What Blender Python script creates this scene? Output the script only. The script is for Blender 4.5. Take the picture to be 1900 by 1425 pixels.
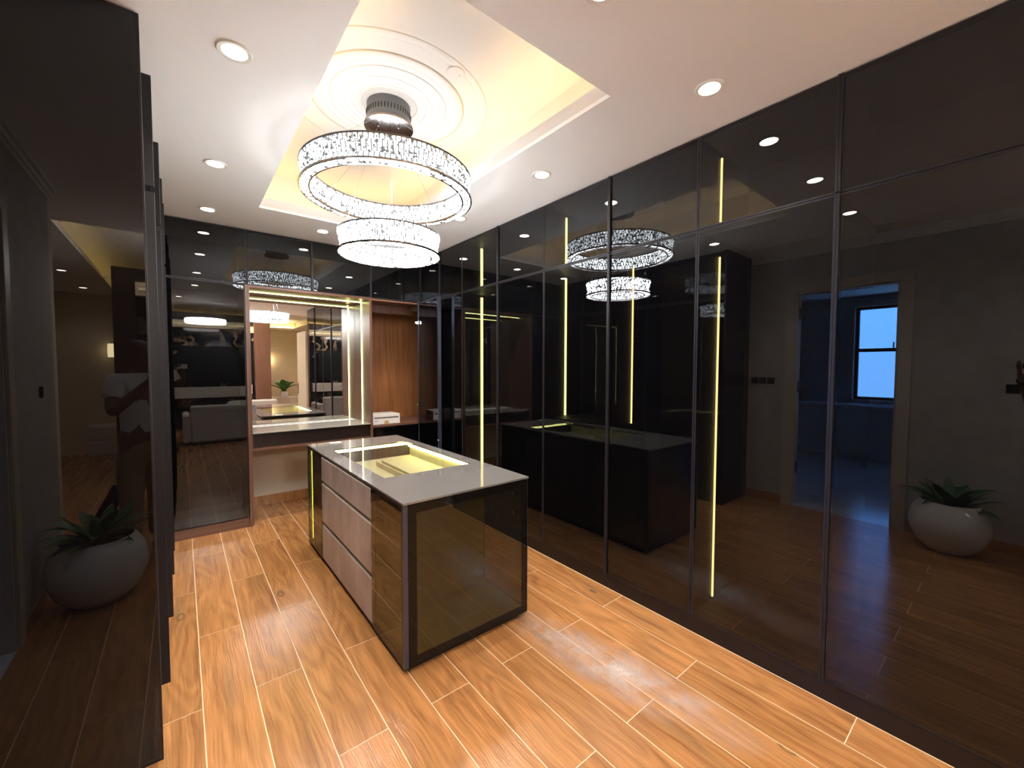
import bpy, bmesh, math, random
from mathutils import Vector, Matrix, noise
random.seed(7)
PI = math.pi
SC = bpy.context.scene
COL = SC.collection
for o in list(bpy.data.objects):
    bpy.data.objects.remove(o)

# ------------------------------------------------------------------ camera
cam_d = bpy.data.cameras.new('camera')
cam_d.sensor_width = 36.0
cam_d.lens = 763.55 / 1900 * 36.0
cam_d.clip_start = 0.004
cam = bpy.data.objects.new('camera', cam_d)
COL.objects.link(cam)
YAW, PITCH, ROLL = 0.6774, 0.0413, 0.0019
_f = Vector((math.sin(YAW) * math.cos(PITCH), math.cos(YAW) * math.cos(PITCH), -math.sin(PITCH)))
_r = Vector((math.cos(YAW), -math.sin(YAW), 0))
_u = _r.cross(_f)
_r2 = _r * math.cos(ROLL) + _u * math.sin(ROLL)
_u2 = -_r * math.sin(ROLL) + _u * math.cos(ROLL)
cam.matrix_world = Matrix(((_r2.x, _u2.x, -_f.x, 0), (_r2.y, _u2.y, -_f.y, 0), (_r2.z, _u2.z, -_f.z, 1.52), (0, 0, 0, 1)))
SC.camera = cam

# ------------------------------------------------------------------ world (daylight outside the bathroom window)
w = bpy.data.worlds.new('sky')
SC.world = w
w.use_nodes = True
wn = w.node_tree.nodes
wl = w.node_tree.links
bg = wn['Background']
tc = wn.new('ShaderNodeTexCoord')
sep = wn.new('ShaderNodeSeparateXYZ')
rmp = wn.new('ShaderNodeValToRGB')
rmp.color_ramp.elements[0].position = 0.42
rmp.color_ramp.elements[0].color = (0.10, 0.24, 0.45, 1)
rmp.color_ramp.elements[1].position = 0.62
rmp.color_ramp.elements[1].color = (0.10, 0.34, 0.90, 1)
mad = wn.new('ShaderNodeMath'); mad.operation = 'MULTIPLY_ADD'
mad.inputs[1].default_value = 0.5; mad.inputs[2].default_value = 0.5
wl.new(tc.outputs['Generated'], sep.inputs[0])
wl.new(sep.outputs['Z'], mad.inputs[0])
wl.new(mad.outputs[0], rmp.inputs[0])
wl.new(rmp.outputs[0], bg.inputs['Color'])
bg.inputs['Strength'].default_value = 17.0

# ------------------------------------------------------------------ exposure and light levels
SC.view_settings.view_transform = 'Standard'
SC.view_settings.look = 'None'
SC.view_settings.gamma = 1.0
SC.view_settings.use_curve_mapping = False
SC.view_settings.exposure = 0.84
CHAND = 8.5          # brightness of the lit crystals
DOWN_W = 31.0        # watts of each ceiling spot
DOWN_COL = (1.0, 0.90, 0.81)
COVE = 13.0           # cove LED tape
LED = 12.0           # cabinet LED tape
LEDC = (0.98, 0.98, 0.34)

# ------------------------------------------------------------------ material helpers
def mat(name):
    m = bpy.data.materials.new(name); m.use_nodes = True
    nt = m.node_tree
    return m, nt, nt.nodes['Principled BSDF'], nt.nodes['Material Output']
def N(nt, t, **kw):
    n = nt.nodes.new(t)
    for k, v in kw.items():
        if k.startswith('i_'):
            n.inputs[int(k[2:])].default_value = v
        else:
            setattr(n, k, v)
    return n
def simple(name, col, rough=0.5, metal=0.0, spec=0.5, bump=0.0, bscale=60, coat=0.0, var=0.0):
    m, nt, b, out = mat(name)
    b.inputs['Base Color'].default_value = (*col, 1)
    b.inputs['Roughness'].default_value = rough
    b.inputs['Metallic'].default_value = metal
    b.inputs['Specular IOR Level'].default_value = spec
    b.inputs['Coat Weight'].default_value = coat
    tcn = N(nt, 'ShaderNodeTexCoord')
    nz = N(nt, 'ShaderNodeTexNoise'); nz.inputs['Scale'].default_value = bscale
    nz.inputs['Detail'].default_value = 5
    nt.links.new(tcn.outputs['Object'], nz.inputs['Vector'])
    if bump:
        bp = N(nt, 'ShaderNodeBump'); bp.inputs['Strength'].default_value = bump
        bp.inputs['Distance'].default_value = 0.01
        nt.links.new(nz.outputs['Fac'], bp.inputs['Height'])
        nt.links.new(bp.outputs[0], b.inputs['Normal'])
    v = max(var, 0.04)
    hs = N(nt, 'ShaderNodeMix', data_type='RGBA')
    hs.inputs[6].default_value = (*[c * (1 - v) for c in col], 1)
    hs.inputs[7].default_value = (*[min(1, c * (1 + v)) for c in col], 1)
    nt.links.new(nz.outputs['Fac'], hs.inputs[0])
    nt.links.new(hs.outputs[2], b.inputs['Base Color'])
    return m
def emit(name, col, s):
    m, nt, b, out = mat(name)
    nt.nodes.remove(b)
    e = N(nt, 'ShaderNodeEmission'); e.inputs[0].default_value = (*col, 1); e.inputs[1].default_value = s
    nt.links.new(e.outputs[0], out.inputs[0])
    return m
def tinted(name, tint, ior=2.0, rough=0.0, haze=(0.004, 0.004, 0.005), wob=0.0):
    """tinted glass: fresnel mirror over a see-through tint"""
    m, nt, b, out = mat(name)
    nt.nodes.remove(b)
    fr = N(nt, 'ShaderNodeFresnel'); fr.inputs[0].default_value = ior
    gl = N(nt, 'ShaderNodeBsdfGlossy'); gl.inputs['Roughness'].default_value = rough
    gl.inputs[0].default_value = (0.93, 0.95, 1.0, 1)
    tr = N(nt, 'ShaderNodeBsdfTransparent'); tr.inputs[0].default_value = (*tint, 1)
    df = N(nt, 'ShaderNodeBsdfDiffuse'); df.inputs[0].default_value = (*haze, 1)
    ad = N(nt, 'ShaderNodeAddShader')
    mx = N(nt, 'ShaderNodeMixShader')
    geo = N(nt, 'ShaderNodeNewGeometry')
    # only the front face of the pane reflects (the back face would double it)
    inv = N(nt, 'ShaderNodeMath', operation='SUBTRACT'); inv.inputs[0].default_value = 1.0
    mul = N(nt, 'ShaderNodeMath', operation='MULTIPLY')
    nt.links.new(geo.outputs['Backfacing'], inv.inputs[1])
    nt.links.new(fr.outputs[0], mul.inputs[0]); nt.links.new(inv.outputs[0], mul.inputs[1])
    nt.links.new(mul.outputs[0], mx.inputs[0])
    nt.links.new(tr.outputs[0], ad.inputs[0]); nt.links.new(df.outputs[0], ad.inputs[1])
    nt.links.new(ad.outputs[0], mx.inputs[1]); nt.links.new(gl.outputs[0], mx.inputs[2])
    if wob:
        nz = N(nt, 'ShaderNodeTexNoise'); nz.inputs['Scale'].default_value = 1.2
        bp = N(nt, 'ShaderNodeBump'); bp.inputs['Strength'].default_value = wob; bp.inputs['Distance'].default_value = 0.01
        tcn = N(nt, 'ShaderNodeTexCoord')
        nt.links.new(tcn.outputs['Object'], nz.inputs['Vector'])
        nt.links.new(nz.outputs['Fac'], bp.inputs['Height'])
        nt.links.new(bp.outputs[0], gl.inputs['Normal'])
    nt.links.new(mx.outputs[0], out.inputs[0])
    return m

def wood_tile():
    m, nt, b, out = mat('wood_look_tile')
    L = nt.links.new
    tcn = N(nt, 'ShaderNodeTexCoord'); oi = N(nt, 'ShaderNodeObjectInfo')
    off = N(nt, 'ShaderNodeVectorMath', operation='SCALE'); off.inputs[0].default_value = (37.0, 19.0, 0)
    L(oi.outputs['Random'], off.inputs['Scale'])
    add = N(nt, 'ShaderNodeVectorMath', operation='ADD')
    L(tcn.outputs['Object'], add.inputs[0]); L(off.outputs[0], add.inputs[1])
    # warp
    wz = N(nt, 'ShaderNodeTexNoise'); wz.inputs['Scale'].default_value = 3.0; wz.inputs['Detail'].default_value = 3
    L(add.outputs[0], wz.inputs['Vector'])
    wsub = N(nt, 'ShaderNodeVectorMath', operation='MULTIPLY_ADD')
    wsub.inputs[1].default_value = (0.05, 0.3, 0); 
    L(wz.outputs['Color'], wsub.inputs[0]); L(add.outputs[0], wsub.inputs[2])
    mp = N(nt, 'ShaderNodeMapping'); mp.inputs['Scale'].default_value = (22, 1.3, 1)
    L(wsub.outputs[0], mp.inputs['Vector'])
    n1 = N(nt, 'ShaderNodeTexNoise'); n1.inputs['Scale'].default_value = 1.0; n1.inputs['Detail'].default_value = 8; n1.inputs['Roughness'].default_value = 0.62
    L(mp.outputs[0], n1.inputs['Vector'])
    # fine grain
    mp2 = N(nt, 'ShaderNodeMapping'); mp2.inputs['Scale'].default_value = (150, 4, 1)
    L(wsub.outputs[0], mp2.inputs['Vector'])
    n2 = N(nt, 'ShaderNodeTexNoise'); n2.inputs['Scale'].default_value = 1.0; n2.inputs['Detail'].default_value = 4
    L(mp2.outputs[0], n2.inputs['Vector'])
    # cathedral figure
    mp3 = N(nt, 'ShaderNodeMapping'); mp3.inputs['Scale'].default_value = (5.0, 0.8, 1)
    L(wsub.outputs[0], mp3.inputs['Vector'])
    n3 = N(nt, 'ShaderNodeTexNoise'); n3.inputs['Scale'].default_value = 1.0; n3.inputs['Detail'].default_value = 1
    L(mp3.outputs[0], n3.inputs['Vector'])
    k = N(nt, 'ShaderNodeMath', operation='MULTIPLY'); k.inputs[1].default_value = 70.0
    L(n3.outputs['Fac'], k.inputs[0])
    sn = N(nt, 'ShaderNodeMath', operation='SINE'); L(k.outputs[0], sn.inputs[0])
    cr = N(nt, 'ShaderNodeValToRGB')
    e = cr.color_ramp.elements
    e[0].position = 0.30; e[0].color = (0.31, 0.132, 0.045, 1)
    e[1].position = 0.72; e[1].color = (0.58, 0.272, 0.097, 1)
    q = e.new(0.47); q.color = (0.47, 0.213, 0.072, 1)
    L(n1.outputs['Fac'], cr.inputs[0])
    mx = N(nt, 'ShaderNodeMix', data_type='RGBA', blend_type='MULTIPLY')
    L(cr.outputs[0], mx.inputs[6])
    g = N(nt, 'ShaderNodeMapRange'); g.inputs['From Min'].default_value = -1; g.inputs['To Min'].default_value = 0.86; g.inputs['To Max'].default_value = 1.06
    L(sn.outputs[0], g.inputs[0])
    g2 = N(nt, 'ShaderNodeMapRange'); g2.inputs['From Min'].default_value = 0.3; g2.inputs['From Max'].default_value = 0.7; g2.inputs['To Min'].default_value = 0.78; g2.inputs['To Max'].default_value = 1.14
    L(n2.outputs['Fac'], g2.inputs[0])
    mm = N(nt, 'ShaderNodeMath', operation='MULTIPLY'); L(g.outputs[0], mm.inputs[0]); L(g2.outputs[0], mm.inputs[1])
    mx.inputs[0].default_value = 1.0
    L(mm.outputs[0], mx.inputs[7])
    # grey streaks
    mp4 = N(nt, 'ShaderNodeMapping'); mp4.inputs['Scale'].default_value = (16, 1.0, 1); mp4.inputs['Location'].default_value = (4, 9, 0)
    L(wsub.outputs[0], mp4.inputs['Vector'])
    n4 = N(nt, 'ShaderNodeTexNoise'); n4.inputs['Scale'].default_value = 1.0; n4.inputs['Detail'].default_value = 3
    L(mp4.outputs[0], n4.inputs['Vector'])
    g4 = N(nt, 'ShaderNodeMapRange'); g4.inputs['From Min'].default_value = 0.60; g4.inputs['From Max'].default_value = 0.76; g4.inputs['To Max'].default_value = 0.5
    L(n4.outputs['Fac'], g4.inputs[0])
    mx2 = N(nt, 'ShaderNodeMix', data_type='RGBA'); mx2.inputs[7].default_value = (0.24, 0.155, 0.075, 1)
    L(g4.outputs[0], mx2.inputs[0]); L(mx.outputs[2], mx2.inputs[6])
    # sparse knots
    vo = N(nt, 'ShaderNodeTexVoronoi'); vo.inputs['Scale'].default_value = 1.0
    mp5 = N(nt, 'ShaderNodeMapping'); mp5.inputs['Scale'].default_value = (4.2, 1.9, 1)
    L(add.outputs[0], mp5.inputs['Vector']); L(mp5.outputs[0], vo.inputs['Vector'])
    kr = N(nt, 'ShaderNodeValToRGB'); ke = kr.color_ramp.elements
    ke[0].position = 0.0; ke[0].color = (0.1, 0.1, 0.1, 1)
    ke[1].position = 0.10; ke[1].color = (0, 0, 0, 1)
    kk = ke.new(0.055); kk.color = (0.15, .15, .15, 1)
    kk = ke.new(0.075); kk.color = (0.75, .75, .75, 1)
    L(vo.outputs['Distance'], kr.inputs[0])
    mx3 = N(nt, 'ShaderNodeMix', data_type='RGBA'); mx3.inputs[7].default_value = (0.10, 0.075, 0.035, 1)
    L(kr.outputs[0], mx3.inputs[0]); L(mx2.outputs[2], mx3.inputs[6])
    # tone per plank
    tone = N(nt, 'ShaderNodeMapRange'); tone.inputs['To Min'].default_value = 0.88; tone.inputs['To Max'].default_value = 1.10
    L(oi.outputs['Random'], tone.inputs[0])
    mx4 = N(nt, 'ShaderNodeMix', data_type='RGBA', blend_type='MULTIPLY'); mx4.inputs[0].default_value = 1
    L(mx3.outputs[2], mx4.inputs[6]); L(tone.outputs[0], mx4.inputs[7])
    L(mx4.outputs[2], b.inputs['Base Color'])
    b.inputs['Roughness'].default_value = 0.27
    rr = N(nt, 'ShaderNodeMapRange'); rr.inputs['To Min'].default_value = 0.12; rr.inputs['To Max'].default_value = 0.27; b.inputs['Specular IOR Level'].default_value = 0.8
    L(n1.outputs['Fac'], rr.inputs[0]); L(rr.outputs[0], b.inputs['Roughness'])
    bp = N(nt, 'ShaderNodeBump'); bp.inputs['Strength'].default_value = 0.30; bp.inputs['Distance'].default_value = 0.004
    ba = N(nt, 'ShaderNodeMath', operation='ADD'); L(n2.outputs['Fac'], ba.inputs[0]); L(n1.outputs['Fac'], ba.inputs[1])
    L(ba.outputs[0], bp.inputs['Height']); L(bp.outputs[0], b.inputs['Normal'])
    return m

def walnut(name, c1, c2, rough=0.38, axis='z'):
    m, nt, b, out = mat(name); L = nt.links.new
    tcn = N(nt, 'ShaderNodeTexCoord')
    mp = N(nt, 'ShaderNodeMapping')
    mp.inputs['Scale'].default_value = {'z': (34, 34, 1.6), 'x': (1.6, 34, 34), 'y': (34, 1.6, 34)}[axis]
    L(tcn.outputs['Object'], mp.inputs['Vector'])
    n1 = N(nt, 'ShaderNodeTexNoise'); n1.inputs['Scale'].default_value = 1; n1.inputs['Detail'].default_value = 6; n1.inputs['Distortion'].default_value = 0.6
    L(mp.outputs[0], n1.inputs['Vector'])
    cr = N(nt, 'ShaderNodeValToRGB'); cr.color_ramp.elements[0].position = .3; cr.color_ramp.elements[1].position = .7
    cr.color_ramp.elements[0].color = (*c1, 1); cr.color_ramp.elements[1].color = (*c2, 1)
    L(n1.outputs['Fac'], cr.inputs[0]); L(cr.outputs[0], b.inputs['Base Color'])
    b.inputs['Roughness'].default_value = rough
    bp = N(nt, 'ShaderNodeBump'); bp.inputs['Strength'].default_value = 0.12; bp.inputs['Distance'].default_value = 0.003
    L(n1.outputs['Fac'], bp.inputs['Height']); L(bp.outputs[0], b.inputs['Normal'])
    return m

def concrete_front():
    m, nt, b, out = mat('taupe_cement_laminate'); L = nt.links.new
    tcn = N(nt, 'ShaderNodeTexCoord')
    n1 = N(nt, 'ShaderNodeTexNoise'); n1.inputs['Scale'].default_value = 4; n1.inputs['Detail'].default_value = 8; n1.inputs['Roughness'].default_value = .65
    mp = N(nt, 'ShaderNodeMapping'); mp.inputs['Scale'].default_value = (1, 1.6, 0.6)
    L(tcn.outputs['Object'], mp.inputs['Vector']); L(mp.outputs[0], n1.inputs['Vector'])
    cr = N(nt, 'ShaderNodeValToRGB'); cr.color_ramp.elements[0].position = .3; cr.color_ramp.elements[1].position = .72
    cr.color_ramp.elements[0].color = (0.34, 0.265, 0.235, 1); cr.color_ramp.elements[1].color = (0.62, 0.53, 0.495, 1)
    L(n1.outputs['Fac'], cr.inputs[0]); L(cr.outputs[0], b.inputs['Base Color'])
    b.inputs['Roughness'].default_value = 0.42
    bp = N(nt, 'ShaderNodeBump'); bp.inputs['Strength'].default_value = 0.2; bp.inputs['Distance'].default_value = 0.004
    L(n1.outputs['Fac'], bp.inputs['Height']); L(bp.outputs[0], b.inputs['Normal'])
    return m

def marble(name, base, vein, rough=0.08, scale=1.6, sharp=0.04, grey=None):
    m, nt, b, out = mat(name); L = nt.links.new
    tcn = N(nt, 'ShaderNodeTexCoord')
    wz = N(nt, 'ShaderNodeTexNoise'); wz.inputs['Scale'].default_value = scale; wz.inputs['Detail'].default_value = 6
    L(tcn.outputs['Object'], wz.inputs['Vector'])
    ab = N(nt, 'ShaderNodeMath', operation='SUBTRACT'); ab.inputs[1].default_value = .5
    L(wz.outputs['Fac'], ab.inputs[0])
    a2 = N(nt, 'ShaderNodeMath', operation='ABSOLUTE'); L(ab.outputs[0], a2.inputs[0])
    g = N(nt, 'ShaderNodeMapRange'); g.inputs['From Max'].default_value = sharp; g.inputs['To Min'].default_value = 1; g.inputs['To Max'].default_value = 0
    L(a2.outputs[0], g.inputs[0])
    mk = N(nt, 'ShaderNodeTexNoise'); mk.inputs['Scale'].default_value = scale * .7; L(tcn.outputs['Object'], mk.inputs['Vector'])
    g2 = N(nt, 'ShaderNodeMapRange'); g2.inputs['From Min'].default_value = .45; g2.inputs['From Max'].default_value = .62; L(mk.outputs['Fac'], g2.inputs[0])
    mu = N(nt, 'ShaderNodeMath', operation='MULTIPLY'); L(g.outputs[0], mu.inputs[0]); L(g2.outputs[0], mu.inputs[1])
    mx = N(nt, 'ShaderNodeMix', data_type='RGBA'); mx.inputs[6].default_value = (*base, 1); mx.inputs[7].default_value = (*vein, 1)
    L(mu.outputs[0], mx.inputs[0]); L(mx.outputs[2], b.inputs['Base Color'])
    b.inputs['Roughness'].default_value = rough
    return m

def crystal_mat(name='lit_crystal', gain=1.0):
    """lit crystal: self-glowing, facet sparkle painted as bright and dark cells"""
    m, nt, b, out = mat(name); nt.nodes.remove(b); L = nt.links.new
    geo = N(nt, 'ShaderNodeNewGeometry'); tcn = N(nt, 'ShaderNodeTexCoord')
    vo = N(nt, 'ShaderNodeTexVoronoi'); vo.inputs['Scale'].default_value = 75  # random cells put the sparkle into the emission
    L(tcn.outputs['Object'], vo.inputs['Vector'])
    cr = N(nt, 'ShaderNodeValToRGB'); cr.color_ramp.interpolation = 'CONSTANT'; e = cr.color_ramp.elements
    e[0].position = 0.0; e[0].color = (0.007, 0.007, 0.0075, 1)
    e[1].position = 0.72; e[1].color = (1, 1, 1, 1)
    q = e.new(0.10); q.color = (0.014, 0.014, 0.015, 1)
    q = e.new(0.22); q.color = (0.028, .028, .028, 1)
    q = e.new(0.36); q.color = (0.5, .5, .5, 1)
    sp = N(nt, 'ShaderNodeSeparateColor'); L(vo.outputs['Color'], sp.inputs[0])
    L(sp.outputs[0], cr.inputs[0])
    em = N(nt, 'ShaderNodeEmission')
    mul = N(nt, 'ShaderNodeMath', operation='MULTIPLY'); mul.inputs[1].default_value = CHAND * 2.2 * gain
    L(cr.outputs[0], mul.inputs[0]); L(mul.outputs[0], em.inputs[1])
    em.inputs[0].default_value = (0.93, 0.98, 1.0, 1)
    gl = N(nt, 'ShaderNodeBsdfGlossy'); gl.inputs['Roughness'].default_value = 0.08; gl.inputs[0].default_value = (.35, .35, .35, 1)
    ad = N(nt, 'ShaderNodeAddShader'); L(em.outputs[0], ad.inputs[0]); L(gl.outputs[0], ad.inputs[1])
    L(ad.outputs[0], out.inputs[0])
    return m

def plaster(name, col, var=0.05, rough=0.75, scale=2.2):
    m, nt, b, out = mat(name); L = nt.links.new
    tcn = N(nt, 'ShaderNodeTexCoord')
    n1 = N(nt, 'ShaderNodeTexNoise'); n1.inputs['Scale'].default_value = scale; n1.inputs['Detail'].default_value = 7
    L(tcn.outputs['Object'], n1.inputs['Vector'])
    cr = N(nt, 'ShaderNodeValToRGB'); cr.color_ramp.elements[0].position = .3; cr.color_ramp.elements[1].position = .7
    cr.color_ramp.elements[0].color = (*[c * (1 - var) for c in col], 1); cr.color_ramp.elements[1].color = (*[min(1, c * (1 + var)) for c in col], 1)
    L(n1.outputs['Fac'], cr.inputs[0]); L(cr.outputs[0], b.inputs['Base Color'])
    b.inputs['Roughness'].default_value = rough
    b.inputs['Specular IOR Level'].default_value = 0.25
    bp = N(nt, 'ShaderNodeBump'); bp.inputs['Strength'].default_value = 0.25; bp.inputs['Distance'].default_value = 0.006
    L(n1.outputs['Fac'], bp.inputs['Height']); L(bp.outputs[0], b.inputs['Normal'])
    return m

TILE = wood_tile()
GROUT = simple('cream_grout', (0.82, 0.62, 0.42), 0.8)
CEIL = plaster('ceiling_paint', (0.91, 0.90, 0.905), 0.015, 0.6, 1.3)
TRAYM = plaster('dimmed_ceiling_paint', (0.70, 0.67, 0.65), 0.02, 0.6, 1.3)  # ceiling paint with a darker base, offsetting the chandelier glare on the tray
WALLG = plaster('grey_textured_wallpaper', (0.42, 0.39, 0.37), 0.10, 0.7, 9)
WALLB = plaster('beige_wall', (0.74, 0.64, 0.49), 0.04, 0.7, 4)
CREAM = plaster('cream_wall', (0.66, 0.58, 0.47), 0.03, 0.6, 2)
DOORGL = tinted('black_tinted_glass', (0.30, 0.29, 0.28), 1.62, haze=(.002,.002,.0025))
ENDGL = tinted('black_gloss_end_glass', (0.10, 0.09, 0.09), 1.52, haze=(0.004, 0.003, 0.0035))
OLIVE = tinted('bronze_showcase_glass', (0.52, 0.49, 0.26), 1.68)
TOPGL = tinted('grey_counter_glass', (0.92, 0.92, 0.88), 1.5)
BORDER = simple('black_painted_glass_border', (0.006, 0.0055, 0.005), 0.03, spec=0.3)
COUNTER = simple('grey_glass_painted_reflection', (0.42, 0.41, 0.39), 0.05, spec=0.6)  # base grey lifted to stand in for the grazing reflection
COUNTER.node_tree.nodes['Principled BSDF'].inputs['IOR'].default_value = 1.9
FRAME = simple('dark_anodised_aluminium', (0.018, 0.016, 0.019), 0.42, metal=0.25, spec=.35)
POST = simple('blue_black_aluminium', (0.09, 0.10, 0.15), 0.30, metal=0.7)
CARC = simple('dark_brown_carcass', (0.022, 0.014, 0.012), 0.55)
PLINTH = simple('dark_brown_plinth', (0.012, 0.008, 0.007), 0.34, spec=.35)
WAL = walnut('walnut_veneer', (0.24, 0.088, 0.030), (0.42, 0.175, 0.065))
WALD = walnut('walnut_edge', (0.12, 0.055, 0.036), (0.20, 0.095, 0.062), 0.35)
WALX = walnut('walnut_rail', (0.12, 0.055, 0.036), (0.20, 0.095, 0.062), 0.35, 'x')
DARKW = walnut('dark_wenge', (0.016, 0.008, 0.007), (0.030, 0.016, 0.013), 0.35)
CONC = concrete_front()
CHROME = simple('chrome', (0.75, 0.75, 0.76), 0.12, metal=1.0)
DCHROME = simple('dark_chrome', (0.30, 0.27, 0.26), 0.10, metal=1.0)
GREYM = simple('grey_canopy_metal', (0.16, 0.16, 0.165), 0.4, metal=0.6)
MIRROR = simple('mirror_silver', (0.90, 0.89, 0.86), 0.0, metal=1.0)
CRYS = crystal_mat()
CRYS2 = crystal_mat('lit_crystal_lower', 2.4)
CRYS0 = crystal_mat('lit_crystal_outer', 0.35)
CRYS3 = crystal_mat('lit_crystal_lower_outer', 2.2)
LAMPW = emit('led_ring_core', (0.95, 0.97, 1.0), CHAND * 0.018)
LEDM = emit('yellow_led_tape', LEDC, LED)
LEDG = emit('golden_led_tape', (1.0, 0.80, 0.32), LED * .75)
LEDD = emit('warm_led_tape', (1.0, 0.80, 0.42), 2.6)
COVEM = emit('cove_led_tape', (1.0, 0.66, 0.24), COVE)
DLENS = emit('spot_lens', (1.0, 0.86, 0.66), 28.0)
WHITEP = simple('white_trim_plastic', (0.72, 0.70, 0.67), 0.35)
CERAM = simple('white_glazed_ceramic', (0.72, 0.71, 0.70), 0.10, spec=0.6)
SOIL = simple('dark_soil', (0.03, 0.02, 0.012), 0.9, bump=0.8)
LEAF = simple('green_leaf', (0.035, 0.13, 0.03), 0.35, var=0.3)
LEAF2 = simple('bright_green_leaf', (0.08, 0.28, 0.05), 0.35, var=0.3)
BMARB = marble('black_gold_marble', (0.014, 0.012, 0.014), (0.50, 0.36, 0.24), 0.08, 1.6)
BLUMARB = marble('dark_blue_marble', (0.025, 0.035, 0.055), (0.55, 0.62, 0.70), 0.15, 2.2, 0.03)
BATHTILE = marble('pale_bathroom_tile', (0.62, 0.63, 0.64), (0.42, 0.43, 0.45), 0.16, 1.2, 0.06)
FABRIC = simple('pale_grey_upholstery', (0.62, 0.60, 0.58), 0.85, bump=0.3, bscale=200)
SHADEM = emit('lit_wall_lamp', (1.0, 0.78, 0.42), 9.0)
BLACKP = simple('black_plastic', (0.01, 0.01, 0.011), 0.25)
BOXW = simple('white_carton', (0.80, 0.76, 0.72), 0.5)
BOXK = simple('carton_print_black', (0.025, 0.024, 0.024), 0.5)
BOXO = simple('carton_print_tan', (0.55, 0.36, 0.16), 0.5)
OLIVEIN = simple('olive_lining', (0.34, 0.31, 0.12), 0.7)
TRAYIN = simple('beige_velvet_lining', (0.55, 0.50, 0.33), 0.8, bump=0.2, bscale=90)
SKIN = simple('brown_skin', (0.16, 0.075, 0.045), 0.5)
SHIRT = simple('white_cotton', (0.70, 0.70, 0.72), 0.9, bump=0.3, bscale=30)
KHAKI = simple('khaki_cotton', (0.28, 0.19, 0.10), 0.9, bump=0.3, bscale=40)
HAIR = simple('black_hair', (0.01, 0.009, 0.008), 0.7)
DOORP = simple('cream_painted_door', (0.58, 0.50, 0.40), 0.35)
FRAMEP = simple('cream_door_casing', (0.50, 0.44, 0.37), 0.4)
REDB = simple('pinkish_reveal_tile', (0.42, 0.27, 0.22), 0.5)

# ------------------------------------------------------------------ mesh helpers
class MB:
    def __init__(s): s.bm = bmesh.new()
    def box(s, x0, x1, y0, y1, z0, z1, bev=0.0):
        g = bmesh.ops.create_cube(s.bm, size=1)
        vs = g['verts']
        for v in vs:
            v.co = Vector(((x0 + x1) / 2 + v.co.x * (x1 - x0), (y0 + y1) / 2 + v.co.y * (y1 - y0), (z0 + z1) / 2 + v.co.z * (z1 - z0)))
        if bev:
            es = list({e for v in vs for e in v.link_edges})
            bmesh.ops.bevel(s.bm, geom=es, offset=bev, segments=1, affect='EDGES', profile=0.5)
        return s
    def frame(s, a0, a1, b0, b1, d0, d1, wdt, plane='yz'):
        """rectangular frame; plane yz: a=y b=z d=x ; xz: a=x b=z d=y ; xy: a=x b=y d=z"""
        def bx(A0, A1, B0, B1):
            if plane == 'yz': s.box(d0, d1, A0, A1, B0, B1)
            elif plane == 'xz': s.box(A0, A1, d0, d1, B0, B1)
            else: s.box(A0, A1, B0, B1, d0, d1)
        bx(a0, a1, b0, b0 + wdt); bx(a0, a1, b1 - wdt, b1)
        bx(a0, a0 + wdt, b0 + wdt, b1 - wdt); bx(a1 - wdt, a1, b0 + wdt, b1 - wdt)
        return s
    def tube(s, p0, p1, r, n=10, r2=None):
        p0, p1 = Vector(p0), Vector(p1); d = p1 - p0
        q = d.to_track_quat('Z', 'Y').to_matrix().to_4x4(); q.translation = (p0 + p1) / 2
        bmesh.ops.create_cone(s.bm, cap_ends=True, segments=n, radius1=r, radius2=r if r2 is None else r2, depth=d.length, matrix=q)
        return s
    def lathe(s, prof, c=(0, 0, 0), n=48, close=False):
        rings = []
        for r, z in prof:
            rings.append([s.bm.verts.new((c[0] + r * math.cos(2 * PI * i / n), c[1] + r * math.sin(2 * PI * i / n), c[2] + z)) for i in range(n)])
        m_ = len(rings)
        for k in range(m_ if close else m_ - 1):
            a, b = rings[k], rings[(k + 1) % m_]
            for i in range(n):
                s.bm.faces.new((a[i], a[(i + 1) % n], b[(i + 1) % n], b[i]))
        if not close:
            for rg, pr in ((rings[0], prof[0]), (rings[-1], prof[-1])):
                if pr[0] > 1e-4: 
                    try: s.bm.faces.new(rg)
                    except ValueError: pass
        return s
    def poly(s, pts, faces):
        vs = [s.bm.verts.new(p) for p in pts]
        for f in faces: s.bm.faces.new([vs[i] for i in f])
        return s
def put(name, mb, m, parent=None, smooth=False, label=None, kind=None, fixn=True):
    bm = mb.bm
    if fixn: bmesh.ops.recalc_face_normals(bm, faces=bm.faces)
    me = bpy.data.meshes.new(name)
    org = Vector((0, 0, 0))
    if parent is not None:
        p = parent
        while p is not None:
            org += p.location; p = p.parent
    else:
        if bm.verts:
            lo = Vector([min(v.co[i] for v in bm.verts) for i in range(3)]); hi = Vector([max(v.co[i] for v in bm.verts) for i in range(3)])
            org = Vector(((lo.x + hi.x) / 2, (lo.y + hi.y) / 2, lo.z))
    for v in bm.verts: v.co -= org
    bm.to_mesh(me); bm.free()
    me.materials.append(m)
    if smooth:
        for p_ in me.polygons: p_.use_smooth = True
    o = bpy.data.objects.new(name, me); COL.objects.link(o)
    if parent is None: o.location = org
    else: o.parent = parent
    if label: o['label'] = label
    if kind: o['kind'] = kind
    return o
def autosmooth(o, ang=0.6):
    me = o.data
    for p_ in me.polygons: p_.use_smooth = True
    me.set_sharp_from_angle(angle=ang)
    return o
def struct(name, mb, m, label=None, parent=None):
    o = put(name, mb, m, parent)
    if parent is None:
        o['kind'] = 'structure'
        if label: o['label'] = label
    return o
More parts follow.
